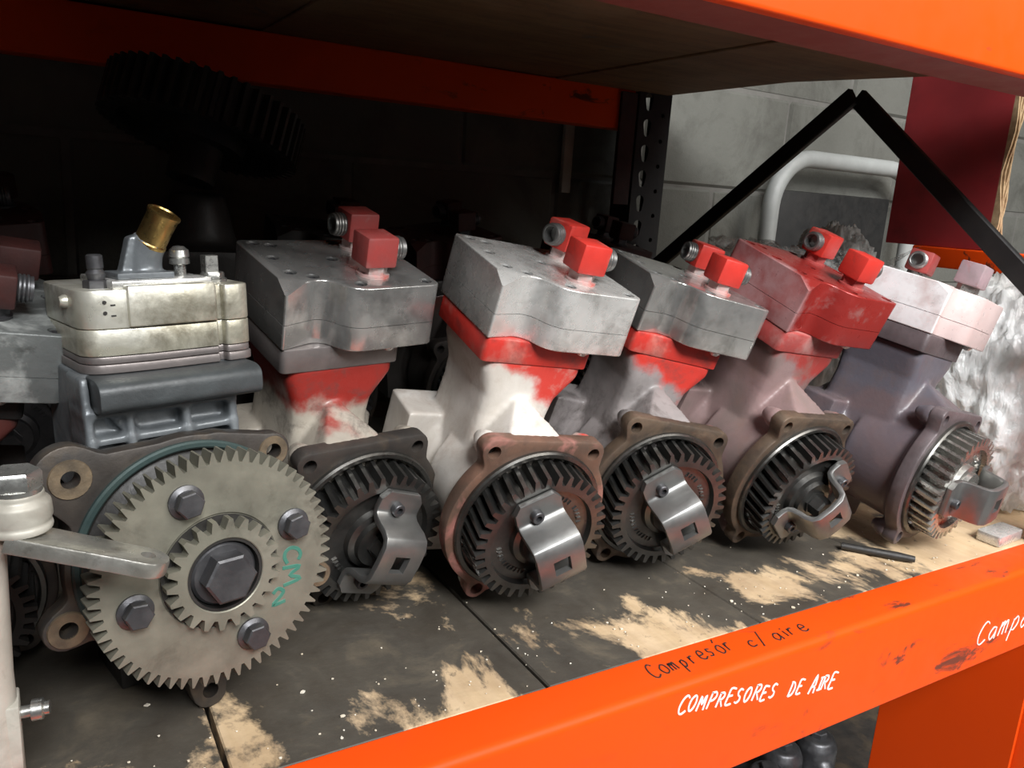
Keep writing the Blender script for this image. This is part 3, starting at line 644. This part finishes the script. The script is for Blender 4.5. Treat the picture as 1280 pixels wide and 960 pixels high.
place_text(handwriting('DE AIRE', 0.0160, 0.0112, 0.0018, 0.3, 0.1), 'white_handwriting', 'white_ink', (0.568, 0.4158, -0.0475), (1, 0, -0.155), (0, 0, 1), fb)
place_text(handwriting('Campan', 0.0260, 0.0225, 0.0014, 0.35), 'white_handwriting', 'white_ink', (0.880, 0.4158, -0.074), (1, 0, 0.0), (0, 0, 1), fb)

# ================================================================ the row of compressors
HM = {
 2: housing_mat('housing_white_red_neck', (0.40, 0.36, 0.30), (0.28, 0.25, 0.21), (0.26, 0.022, 0.016), 0.093, -0.06, 2.0),
 3: housing_mat('housing_white_sprayed', (0.60, 0.565, 0.52), (0.50, 0.46, 0.41), (0.52, 0.045, 0.033), 0.102, 0.55, 5.0, (0.40, 0.33, 0.28)),
 4: housing_mat('housing_grey_mauve', (0.25, 0.225, 0.22), (0.17, 0.155, 0.15), (0.48, 0.035, 0.025), 0.099, 0.5, 9.0),
 5: housing_mat('housing_mauve', (0.23, 0.155, 0.15), (0.175, 0.13, 0.12), (0.30, 0.036, 0.03), 0.106, 0.5, 13.0, (0.20, 0.13, 0.11)),
 6: housing_mat('housing_purple_grey', (0.092, 0.080, 0.092), (0.115, 0.083, 0.087), (0.095, 0.088, 0.105), 0.10, -0.5, 17.0, (0.11, 0.085, 0.085)),
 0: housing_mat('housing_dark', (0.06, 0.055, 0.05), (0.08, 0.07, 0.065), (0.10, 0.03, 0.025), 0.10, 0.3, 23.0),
}
def head_paint(name, left, front, seed, metal=0.1, scuffs=(0.3, 0.25, 0.24)):
    m, nt, b = mk(name); o = coord(nt); v = mapping(nt, o, loc=(seed, seed, seed)); x, y, z = sep(nt, o)
    n1 = noise(nt, v, 30, 5, 0.6); n2 = noise(nt, v, 90, 5, 0.6)
    t = math_(nt, 'ADD', x, math_(nt, 'MULTIPLY', math_(nt, 'SUBTRACT', n1, 0.5), 0.05))
    col = mix(nt, ramp(nt, math_(nt, 'MULTIPLY_ADD', t, 12.0, 1.12), [(0.30, 0.0), (0.48, 1.0)]), left, front)
    col = mix(nt, ramp(nt, noise(nt, v, 34, 7, 0.7), [(0.56, 0.0), (0.70, 0.75)]), col, scuffs)
    setin(nt, b.inputs['Base Color'], col); b.inputs['Metallic'].default_value = metal
    setin(nt, b.inputs['Roughness'], ramp(nt, n2, [(0.3, 0.24), (0.7, 0.42)])); bump(nt, b, n2, 0.2, 0.0015); return m
HD5 = head_paint('head_red_and_pink', (0.40, 0.215, 0.215), (0.27, 0.024, 0.02), 3.0, 0.3, (0.30, 0.14, 0.13))
HD6 = head_paint('head_white_sprayed', (0.92, 0.91, 0.91), (0.62, 0.49, 0.47), 8.0, 0.2, (0.62, 0.58, 0.57))
D = 0.378
compressor('compressor with dull silver head and dusty red elbows, right of the huge gear', (0.2435, 0.6456, -0.2941 + D), (13.2, -1.6, 8.2), 69,
           dict(case=HM[2], flange='flange_dark', plate='alu_mauve', head='alu_dull', block='red_dusty', hex='pink_base', gear='gear'), 'compressors along the shelf front')
compressor('compressor with white oversprayed barrel, bright red neck and scuffed silver head', (0.3777, 0.5772, -0.2861 + D), (13.7, 7.0, -3.2), 118,
           dict(case=HM[3], flange='rust_red', plate='red', head='alu_clean', block='red', hex='pink_base'), 'compressors along the shelf front', 1.0, 0.35)
compressor('compressor with shiny silver head, grey barrel and brown flange, between the white and mauve barrels', (0.5495, 0.5968, -0.2928 + D), (10.8, 12.2, -10.5), 131,
           dict(case=HM[4], flange='rust', plate='red', head='alu', block='red', hex='pink_base'), 'compressors along the shelf front', 1.0, -0.1)
compressor('compressor with red and pink painted head, mauve barrel and sideways coupling yoke', (0.7124, 0.5617, -0.2865 + D), (18.4, 8.1, 0.1), 233,
           dict(case=HM[5], flange='rust', plate='red_dusty', head=HD5, block='red', hex='red_dusty'), 'compressors along the shelf front', 1.0, 0.12)
compressor('compressor with white sprayed head and purple grey barrel, next to the plastic bag', (0.9041, 0.5068, -0.2884 + D), (9.8, 11.4, 8.4), 195,
           dict(case=HM[6], flange='flange_mauve', plate='flange_mauve', head=HD6, block='mauve_block', block2='red_dusty', hex='bolt_bright', gear='gear_light'), 'compressors along the shelf front', 1.0, 0.12)
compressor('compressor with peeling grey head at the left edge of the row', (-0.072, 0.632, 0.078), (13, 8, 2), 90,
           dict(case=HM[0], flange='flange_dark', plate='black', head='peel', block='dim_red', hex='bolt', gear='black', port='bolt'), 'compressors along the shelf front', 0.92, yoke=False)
# second row behind, its shade put into near-black paint colours
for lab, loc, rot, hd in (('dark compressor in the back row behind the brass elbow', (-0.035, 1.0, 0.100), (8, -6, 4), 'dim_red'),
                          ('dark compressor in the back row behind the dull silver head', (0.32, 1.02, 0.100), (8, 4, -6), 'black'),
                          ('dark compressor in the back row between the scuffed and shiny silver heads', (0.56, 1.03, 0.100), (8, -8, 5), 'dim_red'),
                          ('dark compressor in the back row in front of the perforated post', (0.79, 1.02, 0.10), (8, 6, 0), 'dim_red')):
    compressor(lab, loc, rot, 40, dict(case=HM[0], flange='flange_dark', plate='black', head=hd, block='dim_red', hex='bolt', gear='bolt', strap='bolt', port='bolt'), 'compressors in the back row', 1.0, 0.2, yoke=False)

# ================================================================ the compressor with the huge gear
c1 = empty('air_compressor', (0.0853, 0.5511, -0.2517 + D), (-2.4, -1.7, 11.5), 'YXZ', 'compressor with a huge flat olive grey gear and a brass elbow on its cream head', 'compressor', 'compressors along the shelf front')
EAR1 = [(-0.0722, 0.0664, 0.0155), (0.0618, 0.0589, 0.0135), (-0.0825, -0.0325, 0.015), (0.094, -0.049, 0.012), (0.004, -0.1125, 0.013)]
bm = bmesh.new(); ol = polar_outline(200, 0.0815, EAR1, [(-0.045, 0.035, -0.0722, 0.0664, 0.022), (-0.0722, 0.0664, -0.01, 0.068, 0.012), (0.0618, 0.0589, 0.02, 0.068, 0.0125), (-0.06, -0.02, -0.0825, -0.0325, 0.015), (0.05, -0.03, 0.094, -0.049, 0.012), (0, -0.08, 0.004, -0.1125, 0.014)])
ring_plate(bm, ol, 0.070, 0.0, 0.014); cb = bmesh.new()
for x, z, r in EAR1: lathe(cb, [(0, -0.01), (0.0058, -0.01), (0.0058, 0.03), (0, 0.03)], 20, (0, 1, 0), (x, 0, z))
fl = finish(cut(bm, cb, 0.0022), 'front_flange', 'flange_dark', c1)
for x, z, r in EAR1[:4]:
    bm = bmesh.new(); lathe(bm, [(0.0058, 0.001), (0.0058, -0.0012), (r * 0.80, -0.0012), (r * 0.86, 0.0008)], 24, (0, 1, 0), (x, 0, z)); finish(bm, 'bolt_ear', 'flange_tan', fl)
bm = bmesh.new(); lathe(bm, [(0.0725, 0.003), (0.0725, -0.003), (0.0738, -0.0042), (0.0765, -0.0042), (0.0778, -0.003), (0.0778, 0.003)], 96); finish(bm, 'gasket_ring', 'teal_ring', fl)
bm = bmesh.new(); lathe(bm, [(0, -0.016), (0.05, -0.016), (0.062, -0.004), (0.0715, 0.002), (0.0715, 0.013), (0, 0.013)], 64); finish(bm, 'bearing_cover', 'black', fl)
bm = bmesh.new(); lathe(bm, [(0, 0.012), (0.077, 0.012), (0.072, 0.04), (0.062, 0.10), (0.05, 0.13), (0, 0.13)], 48)
prism(bm, [(0.06, -0.03), (0.12, -0.03), (0.12, -0.124), (0.06, -0.124)], -0.04, 0.04, 'x')
finish(bm, 'crankcase', 'black', c1, 0.002)
# cast cylinder block with ribs
bm = bmesh.new(); box(bm, -0.053, 0.046, 0.034, 0.125, 0.03, 0.124)
for z0, z1 in ((0.078, 0.083), (0.060, 0.066), (0.096, 0.101)): box(bm, -0.056, 0.047, 0.022, 0.06, z0, z1)
for x0, x1 in ((-0.0555, -0.050), (-0.030, -0.025), (0.007, 0.013), (0.040, 0.046)): hull(bm, [(x0, 0.018, 0.066), (x1, 0.018, 0.066), (x0, 0.026, 0.123), (x1, 0.026, 0.123), (x0, 0.06, 0.06), (x1, 0.06, 0.06), (x0, 0.06, 0.123), (x1, 0.06, 0.123)])
hull(bm, [(-0.042, 0.026, 0.100), (-0.032, 0.026, 0.100), (-0.022, 0.026, 0.070), (-0.012, 0.026, 0.070), (-0.042, 0.05, 0.100), (-0.032, 0.05, 0.100), (-0.022, 0.05, 0.070), (-0.012, 0.05, 0.070)])
link_mesh(fuse(bm, 0.0017, 3), 'cylinder_block', 'greycast', c1, 50)
bm = bmesh.new(); prism(bm, round_poly([(0.004, 0.104), (0.004, 0.120), (0.014, 0.1235), (0.040, 0.1235), (0.040, 0.102), (0.014, 0.101)], [0.005, 0.006, 0.004, 0.002, 0.002, 0.004], 5), -0.0495, 0.0590, 'x')
finish(bm, 'front_boss', 'sleeve', c1, 0.001, 2)
def plan1(dx=0.0, dy=0.0):
    return round_poly([(-0.050 - dx, 0.128), (-0.050 - dx, 0.031 - dy), (-0.010, 0.027 - dy), (0.0385, 0.028 - dy), (0.0395, 0.034), (0.0435, 0.034), (0.0445, 0.028 - dy), (0.0645 + dx, 0.030 - dy), (0.0645 + dx, 0.128)], [0.012, 0.016, 0.004, 0.001, 0.001, 0.001, 0.004, 0.012, 0.012], 6)
for nm, z0, z1, mt, d in (('gasket_plate', 0.1240, 0.1300, 'alu_mauve', 0.0006), ('gasket_plate', 0.1304, 0.1352, 'alu_mauve', -0.0004), ('cylinder_head_base', 0.1356, 0.1532, 'alu_cream', 0.0)):
    bm = bmesh.new(); prism(bm, plan1(d, d), z0, z1, 'z'); finish(bm, nm, mt, c1, 0.0008, 2)
bm = bmesh.new(); prism(bm, plan1(), 0.1537, 0.1790, 'z')
hd = finish(bm, 'cylinder_head', 'alu_cream', c1, 0.0016, 2)
bm = bmesh.new(); box(bm, -0.0215, 0.0370, 0.0245, 0.10, 0.1545, 0.1815); finish(bm, 'front_cover', 'alu_cream', hd, 0.0016, 2)
bm = bmesh.new(); box(bm, -0.028, 0.0385, 0.034, 0.11, 0.1788, 0.1842); finish(bm, 'top_plate', 'alu_clean', hd, 0.0012, 2)
for x, z in ((-0.035, 0.1715), (-0.035, 0.1645)):
    bm = bmesh.new(); lathe(bm, [(0, 0), (0.0012, 0), (0.0012, 0.001), (0, 0.001)], 10, (0, -1, 0), (x, 0.0296, z)); finish(bm, 'stamped_dot', 'black', hd)
    bm = bmesh.new(); box(bm, x + 0.0035, x + 0.0065, 0.0286, 0.0300, z - 0.0026, z - 0.0016); finish(bm, 'stamped_dash', 'black', hd)
# fittings on the head
ax = Vector((0.36, -0.36, 0.86)).normalized(); e0 = Vector((0.000, 0.058, 0.184))
bm = bmesh.new(); box(bm, -0.022, 0.016, 0.042, 0.076, 0.1838, 0.1885); tube(bm, [e0, e0 + Vector((0, 0, 0.010)), e0 + Vector((0.0015, -0.0015, 0.018)), e0 + Vector((0.005, -0.005, 0.026))], [0.0135, 0.0125, 0.0120, 0.0112], 24)
hull(bm, [(-0.017, 0.05, 0.187), (-0.017, 0.062, 0.187), (-0.010, 0.05, 0.212), (-0.010, 0.062, 0.212), (-0.006, 0.05, 0.187), (-0.006, 0.062, 0.187), (-0.004, 0.05, 0.214), (-0.004, 0.062, 0.214)])
el = link_mesh(fuse(bm, 0.0012, 3), 'elbow', 'greycast', c1, 50)
s0 = e0 + Vector((0.004, -0.004, 0.023))
bm = bmesh.new(); lathe(bm, [(0.0090, 0), (0.0112, 0.0), (0.0112, 0.002), (0.0105, 0.003), (0.0105, 0.0215), (0.0114, 0.0235), (0.0114, 0.0250), (0.0100, 0.0256), (0.0093, 0.0245), (0.0093, 0.004), (0, 0.004)], 36, ax, s0); finish(bm, 'brass_tube', 'brass', el)
bm = bmesh.new(); hexnut(bm, (-0.0325, 0.052, 0.1788), (0, 0, 1), 0.0085, 0.0055); lathe(bm, [(0.0048, 0.005), (0.0055, 0.007), (0.0062, 0.010), (0.0045, 0.0125), (0.0052, 0.0135), (0.0052, 0.0215), (0.0040, 0.0225), (0, 0.0225)], 18, (0, 0, 1), (-0.0325, 0.052, 0.1788)); finish(bm, 'vent_plug', 'bolt', c1)
bm = bmesh.new(); lathe(bm, [(0, 0), (0.0042, 0), (0.0042, 0.008), (0.0070, 0.009), (0.0070, 0.0125), (0.0060, 0.013), (0.0072, 0.014), (0.0066, 0.0185), (0.0036, 0.0212), (0, 0.0218)], 24, (0, 0, 1), (0.0245, 0.056, 0.184)); finish(bm, 'domed_valve', 'bolt_bright', c1)
bm = bmesh.new(); lathe(bm, [(0, 0), (0.0098, 0), (0.0098, 0.003), (0, 0.003)], 22, (0, 0, 1), (0.047, 0.054, 0.1788)); box(bm, 0.0405, 0.0500, 0.049, 0.059, 0.1815, 0.1985); hexnut(bm, (0.047, 0.054, 0.1815), (0, 0, 1), 0.0085, 0.005); finish(bm, 'square_plug', 'bolt_bright', c1, 0.0006, 1)
bm = bmesh.new(); tube(bm, [(-0.046, 0.060, 0.170), (-0.052, 0.060, 0.1705), (-0.0545, 0.060, 0.1705)], [0.0045, 0.0045, 0.003], 14); finish(bm, 'side_plug', 'alu_cream', c1)
# the huge gear and the small one bolted in front of it
G1 = -0.0454
gw = finish(gear_bm(64, 0.0803, 0.0732, G1, G1 + 0.015, 0.0, [(0.060, G1), (0.0395, G1), (0.0385, G1 + 0.001), (0.02, G1 + 0.001)], tip=0.17, base=0.72), 'huge_gear', 'gear_olive', c1)
bm = gear_bm(22, 0.0378, 0.0312, G1 - 0.0095, G1 + 0.0005, 0.0, [(0.0255, G1 - 0.0095), (0.0248, G1 - 0.0090), (0.0245, G1 - 0.001), (0.01, G1 - 0.001)], tip=0.26, base=0.74)
sg = finish(bm, 'small_gear', 'gear_olive', c1)
bm = bmesh.new(); lathe(bm, [(0, -0.0006), (0.0384, -0.0006), (0.0384, 0.0), (0.0246, 0.0), (0.0246, -0.0085), (0.0228, -0.0085), (0.0226, -0.0015), (0, -0.0015)], 40, (0, 1, 0), (0, G1, 0)); finish(bm, 'tooth_gap_shade', 'black', sg)  # black disc and lining added as shadow in the tooth gaps and bore
bm = bmesh.new(); lathe(bm, [(0, 0), (0.0215, 0), (0.0215, 0.004), (0.0198, 0.006), (0, 0.006)], 36, (0, -1, 0), (0, G1 - 0.001, 0)); hexnut(bm, (0, G1 - 0.006, 0), (0, -1, 0), 0.0170, 0.013, 6, 0.25, 0.08); finish(bm, 'centre_bolt', 'bolt', sg)
for a in (110, 20, 191, 290):
    x, z = 0.0555 * math.cos(math.radians(a)), 0.0555 * math.sin(math.radians(a)); bm = bmesh.new()
    lathe(bm, [(0, 0), (0.0112, 0), (0.0112, 0.0018), (0.0085, 0.0035), (0, 0.0035)], 26, (0, -1, 0), (x, G1, z)); hexnut(bm, (x, G1 - 0.003, z), (0, -1, 0), 0.0088, 0.0075, 6, math.radians(a * 1.3), 0.1); finish(bm, 'flange_bolt', 'bolt', gw)
# green paint scrawl on the gear
bm = bmesh.new(); gs = lambda st, ox, oz, s: [(ox + a * s, oz + b * s) for a, b in smooth_stroke(st)]
for st in GL['C']: ribbon(bm, gs([(b, -a) for a, b in st], 0.045, 0.002, 0.012), 0.0028, 0.0003)
for st in GL['M']: ribbon(bm, gs([(b, -a) for a, b in st], 0.043, -0.012, 0.013), 0.0028, 0.0003)
for st in GL['2']: ribbon(bm, gs(st, 0.034, -0.037, 0.011), 0.0028, 0.0003)
o = finish(bm, 'green_paint_mark', 'green_ink')
for v in o.data.vertices: v.co = Vector((v.co.x, G1 - v.co.z, v.co.y))
o.parent = gw

# ================================================================ big dark gear leaning in the back row
bg = empty('gear_shaft', (0.185, 0.985, 0.30), (80, 17, 0), 'XYZ', 'big dark toothed wheel on a stub shaft tilted above the back row', 'gear')
finish(gear_bm(48, 0.108, 0.099, -0.024, 0.024, 0.0, [(0.088, -0.024), (0.086, -0.012), (0.05, -0.012), (0.048, -0.030), (0.02, -0.030)]), 'toothed_wheel', 'black', bg, loc=(0, 0, 0))
bm = bmesh.new(); lathe(bm, [(0, -0.07), (0.026, -0.07), (0.028, 0.0), (0.03, 0.026), (0, 0.026)], 24); finish(bm, 'stub_shaft', 'black', bg)
bg.location = (0.178, 0.995, 0.440)
bm = bmesh.new(); box(bm, 0.10, 0.27, 0.93, 1.08, -0.0005, 0.30); lathe(bm, [(0, 0.28), (0.05, 0.28), (0.03, 0.362), (0, 0.362)], 20, (0, 0, 1), (0.17, 1.01, 0.0)); tag(link_mesh(fuse(bm, 0.006, 5), 'casting', 'black', None, 50), 'dark iron casting under the big tilted toothed wheel', 'casting')

# ================================================================ lever linkage in the left foreground
lv = empty('lever_linkage', (-0.030, 0.485, 0.0), None, 'XYZ', 'off white cast column with a bolted steel lever reaching in front of the huge gear', 'lever')
def lp(o): o.parent = lv; o.matrix_parent_inverse = Matrix.Translation((0.030, -0.485, 0)); return o
bm = bmesh.new(); lathe(bm, [(0, 0.0005), (0.026, 0.0005), (0.026, 0.012), (0.0150, 0.024), (0.0135, 0.10), (0.0150, 0.172), (0.0175, 0.182), (0.0175, 0.190), (0.0130, 0.194), (0.0130, 0.204), (0.0155, 0.212), (0.0155, 0.216), (0, 0.216)], 32, (0, 0, 1), (-0.0365, 0.485, 0))
box(bm, -0.048, -0.0215, 0.474, 0.496, 0.015, 0.082)
lp(finish(bm, 'column', 'offwhite', None, 0.0012, 2))
ZB = 0.018
bm = bmesh.new(); lathe(bm, [(0, 0.168), (0.0165, 0.168), (0.0170, 0.171), (0.0158, 0.173), (0.0170, 0.176), (0.0165, 0.184), (0.0135, 0.187), (0.0135, 0.190), (0, 0.190)], 32, (0, 0, 1), (-0.015, 0.480, ZB)); box(bm, -0.048, -0.015, 0.470, 0.490, 0.170 + ZB, 0.182 + ZB); bs = lp(finish(bm, 'clamp_boss', 'offwhite', None, 0.001, 2))
bm = bmesh.new(); lathe(bm, [(0, 0.190), (0.0128, 0.190), (0.0128, 0.1925), (0, 0.1925)], 28, (0, 0, 1), (-0.015, 0.480, ZB)); hexnut(bm, (-0.015, 0.480, 0.1925 + ZB), (0, 0, 1), 0.0130, 0.0095, 6, 0.2, 0.2); lp(finish(bm, 'clamp_bolt', 'bolt_bright'))
# lever: flat bar with a rounded, drilled end
L = 0.062; out = [(-0.008, -0.0135), (L * 0.75, -0.0120)] + [(L + 0.0120 * math.cos(a), 0.0120 * math.sin(a)) for a in [-PI / 2 + PI * i / 10 for i in range(11)]] + [(L * 0.75, 0.0120), (-0.008, 0.0135)]
bm = bmesh.new(); prism(bm, out, -0.0048, 0.0048, 'z'); cb = bmesh.new(); lathe(cb, [(0, -0.02), (0.0042, -0.02), (0.0042, 0.02), (0, 0.02)], 18, (0, 0, 1), (L, 0, 0))
o = finish(cut(bm, cb, 0.0014), 'lever_arm', 'lever'); o.location = (-0.012, 0.476, 0.181); o.rotation_euler = Euler((math.radians(-3), math.radians(17), math.radians(-14))); lp(o)
bm = bmesh.new(); lathe(bm, [(0, 0), (0.0036, 0), (0.0036, 0.007), (0.0062, 0.007), (0.0062, 0.0125), (0.004, 0.0135), (0.004, 0.016), (0, 0.016)], 14, (1, -0.15, 0.05), (-0.0225, 0.484, 0.072)); lp(finish(bm, 'side_bolt', 'bolt_bright'))

# ================================================================ wrapped bundle and loose film at the right
def crumple(name, mat, cx, cy, cz, rx, ry, rz, amp, seed, sub=6, parent=None):
    bm = bmesh.new(); bmesh.ops.create_icosphere(bm, subdivisions=sub, radius=1.0)
    for v in bm.verts:
        n = v.co.copy(); p = n * 2.1 + Vector((seed, seed * 2, 0))
        d = 0.55 * mnoise.noise(p) + 0.30 * (1 - abs(mnoise.noise(p * 2.7)) * 2) + 0.16 * (1 - 2 * abs(mnoise.noise(Vector((p.x * 7, p.y * 7, p.z * 2.6))))) + 0.07 * mnoise.noise(p * 14) + 0.13 * (1 - 2.4 * abs(mnoise.noise(Vector((p.x * 15, p.y * 15, p.z * 5.5)))))
        k = 1 + amp * d; q = 2.6
        s = (abs(n.x) ** q + abs(n.y) ** q + abs(n.z) ** q) ** (-1 / q)
        v.co = Vector((cx + rx * n.x * k * s, cy + ry * n.y * k * s, max(0.0015, cz + rz * n.z * k * s)))
    return finish(bm, name, mat, parent, sharp=180)
tag(crumple('plastic_bag', 'bag', 1.190, 0.590, 0.150, 0.120, 0.100, 0.150, 0.28, 4.0), 'crumpled bright white plastic wrapped bundle at the right end of the shelf', 'plastic bag')
tag(crumple('plastic_bag', 'film_thick', 1.045, 0.815, 0.185, 0.085, 0.062, 0.165, 0.30, 9.0), 'smoky crumpled clear plastic bundle behind the white sprayed compressor', 'plastic bag')
# loose clear film draped behind the last heads
def film(name, org, u, w, nu, nv, fn, label):
    bm = bmesh.new(); o = Vector(org); u = Vector(u); w = Vector(w); g = []
    for i in range(nu + 1):
        g.append([bm.verts.new(o + u * (i / nu) + w * (j / nv) + fn(i / nu, j / nv)) for j in range(nv + 1)])
    for i in range(nu):
        for j in range(nv): bm.faces.new((g[i][j], g[i + 1][j], g[i + 1][j + 1], g[i][j + 1]))
    bmesh.ops.recalc_face_normals(bm, faces=bm.faces); bmesh.ops.solidify(bm, geom=bm.faces[:], thickness=0.0004)
    return tag(finish(bm, name, 'film', sharp=180), label, 'plastic film')
def fold(a, b):
    s = Vector((a * 9, b * 9, 3.3)); r = (1 - 2 * abs(mnoise.noise(s))) * 0.014 + mnoise.noise(s * 3) * 0.008
    return Vector((mnoise.noise(s + Vector((7, 0, 0))) * 0.02, mnoise.noise(s + Vector((0, 9, 0))) * 0.016, r - 0.10 * max(0, b - 0.55) ** 1.3 * 2.2))
film('plastic_film', (0.80, 0.745, 0.318), (0.25, -0.05, -0.015), (0.02, 0.13, 0.03), 46, 34, fold, 'clear stretch film draped behind the white sprayed compressor head')

# small pieces on the boards
bm = bmesh.new(); prism(bm, round_poly([(-0.025, -0.014), (0.035, -0.016), (0.038, 0.012), (-0.022, 0.016)], 0.004, 3), 0.0003, 0.013, 'z'); tag(finish(bm, 'metal_slab', 'alu_clean', None, 0.0015, 2, loc=(1.020, 0.484, 0.0), rot=(0, 0, 0.1)), 'small grey metal slab lying by the beam under the plastic', 'metal slab')
bm = bmesh.new(); tube(bm, [(0.800, 0.545, 0.0052), (0.838, 0.498, 0.0052), (0.850, 0.484, 0.0052)], [0.0042, 0.0050, 0.0036], 12); tag(finish(bm, 'steel_pin', 'black'), 'dark steel pin lying on the board under the purple grey compressor', 'pin')
bm = bmesh.new(); rnd = random.Random(5)
for k in range(150):
    x, y = rnd.uniform(0.0, 0.95), 0.468 + abs(rnd.gauss(0, 0.06)); s = rnd.uniform(0.0005, 0.0014) * (1.8 if rnd.random() < 0.08 else 1); a = rnd.uniform(0, PI)
    n = rnd.randint(4, 6); prism(bm, [(x + s * rnd.uniform(0.6, 1.1) * math.cos(a + 2 * PI * i / n), y + 0.8 * s * rnd.uniform(0.6, 1.1) * math.sin(a + 2 * PI * i / n)) for i in range(n)], 0.0001, 0.0004 + s * 0.3, 'z')
tag(finish(bm, 'flakes', 'chip'), 'tiny pale wood and paint flakes scattered over the stained boards', 'flakes', kind='stuff')

# dark engine casting on the level below
eg = empty('engine_casting', (0.93, 0.715, -0.64), (0, 0, 10), 'YXZ', 'dark greasy engine casting with bolted ports on the level under the shelf', 'casting', None, 1.0)
bm = bmesh.new(); box(bm, -0.20, 0.16, -0.10, 0.10, 0.0, 0.13)
for k in range(5): lathe(bm, [(0, 0.0), (0.036, 0.0), (0.033, 0.18), (0.026, 0.195), (0, 0.195)], 18, (0, 0, 1), (-0.16 + 0.072 * k, -0.03 + 0.02 * (k % 2), 0.0))
for k in range(4): tube(bm, [(-0.17 + 0.085 * k, -0.10, 0.06), (-0.15 + 0.085 * k, -0.085, 0.13), (-0.14 + 0.085 * k, -0.05, 0.155)], 0.017, 12)
link_mesh(fuse(bm, 0.0032, 2), 'casting_body', 'bolt', eg, 50)
for k in range(5):
    bm = bmesh.new(); hexnut(bm, (-0.16 + 0.072 * k, -0.03 + 0.02 * (k % 2), 0.190), (0, 0, 1), 0.014, 0.014); finish(bm, 'port_bolt', 'bolt', eg)
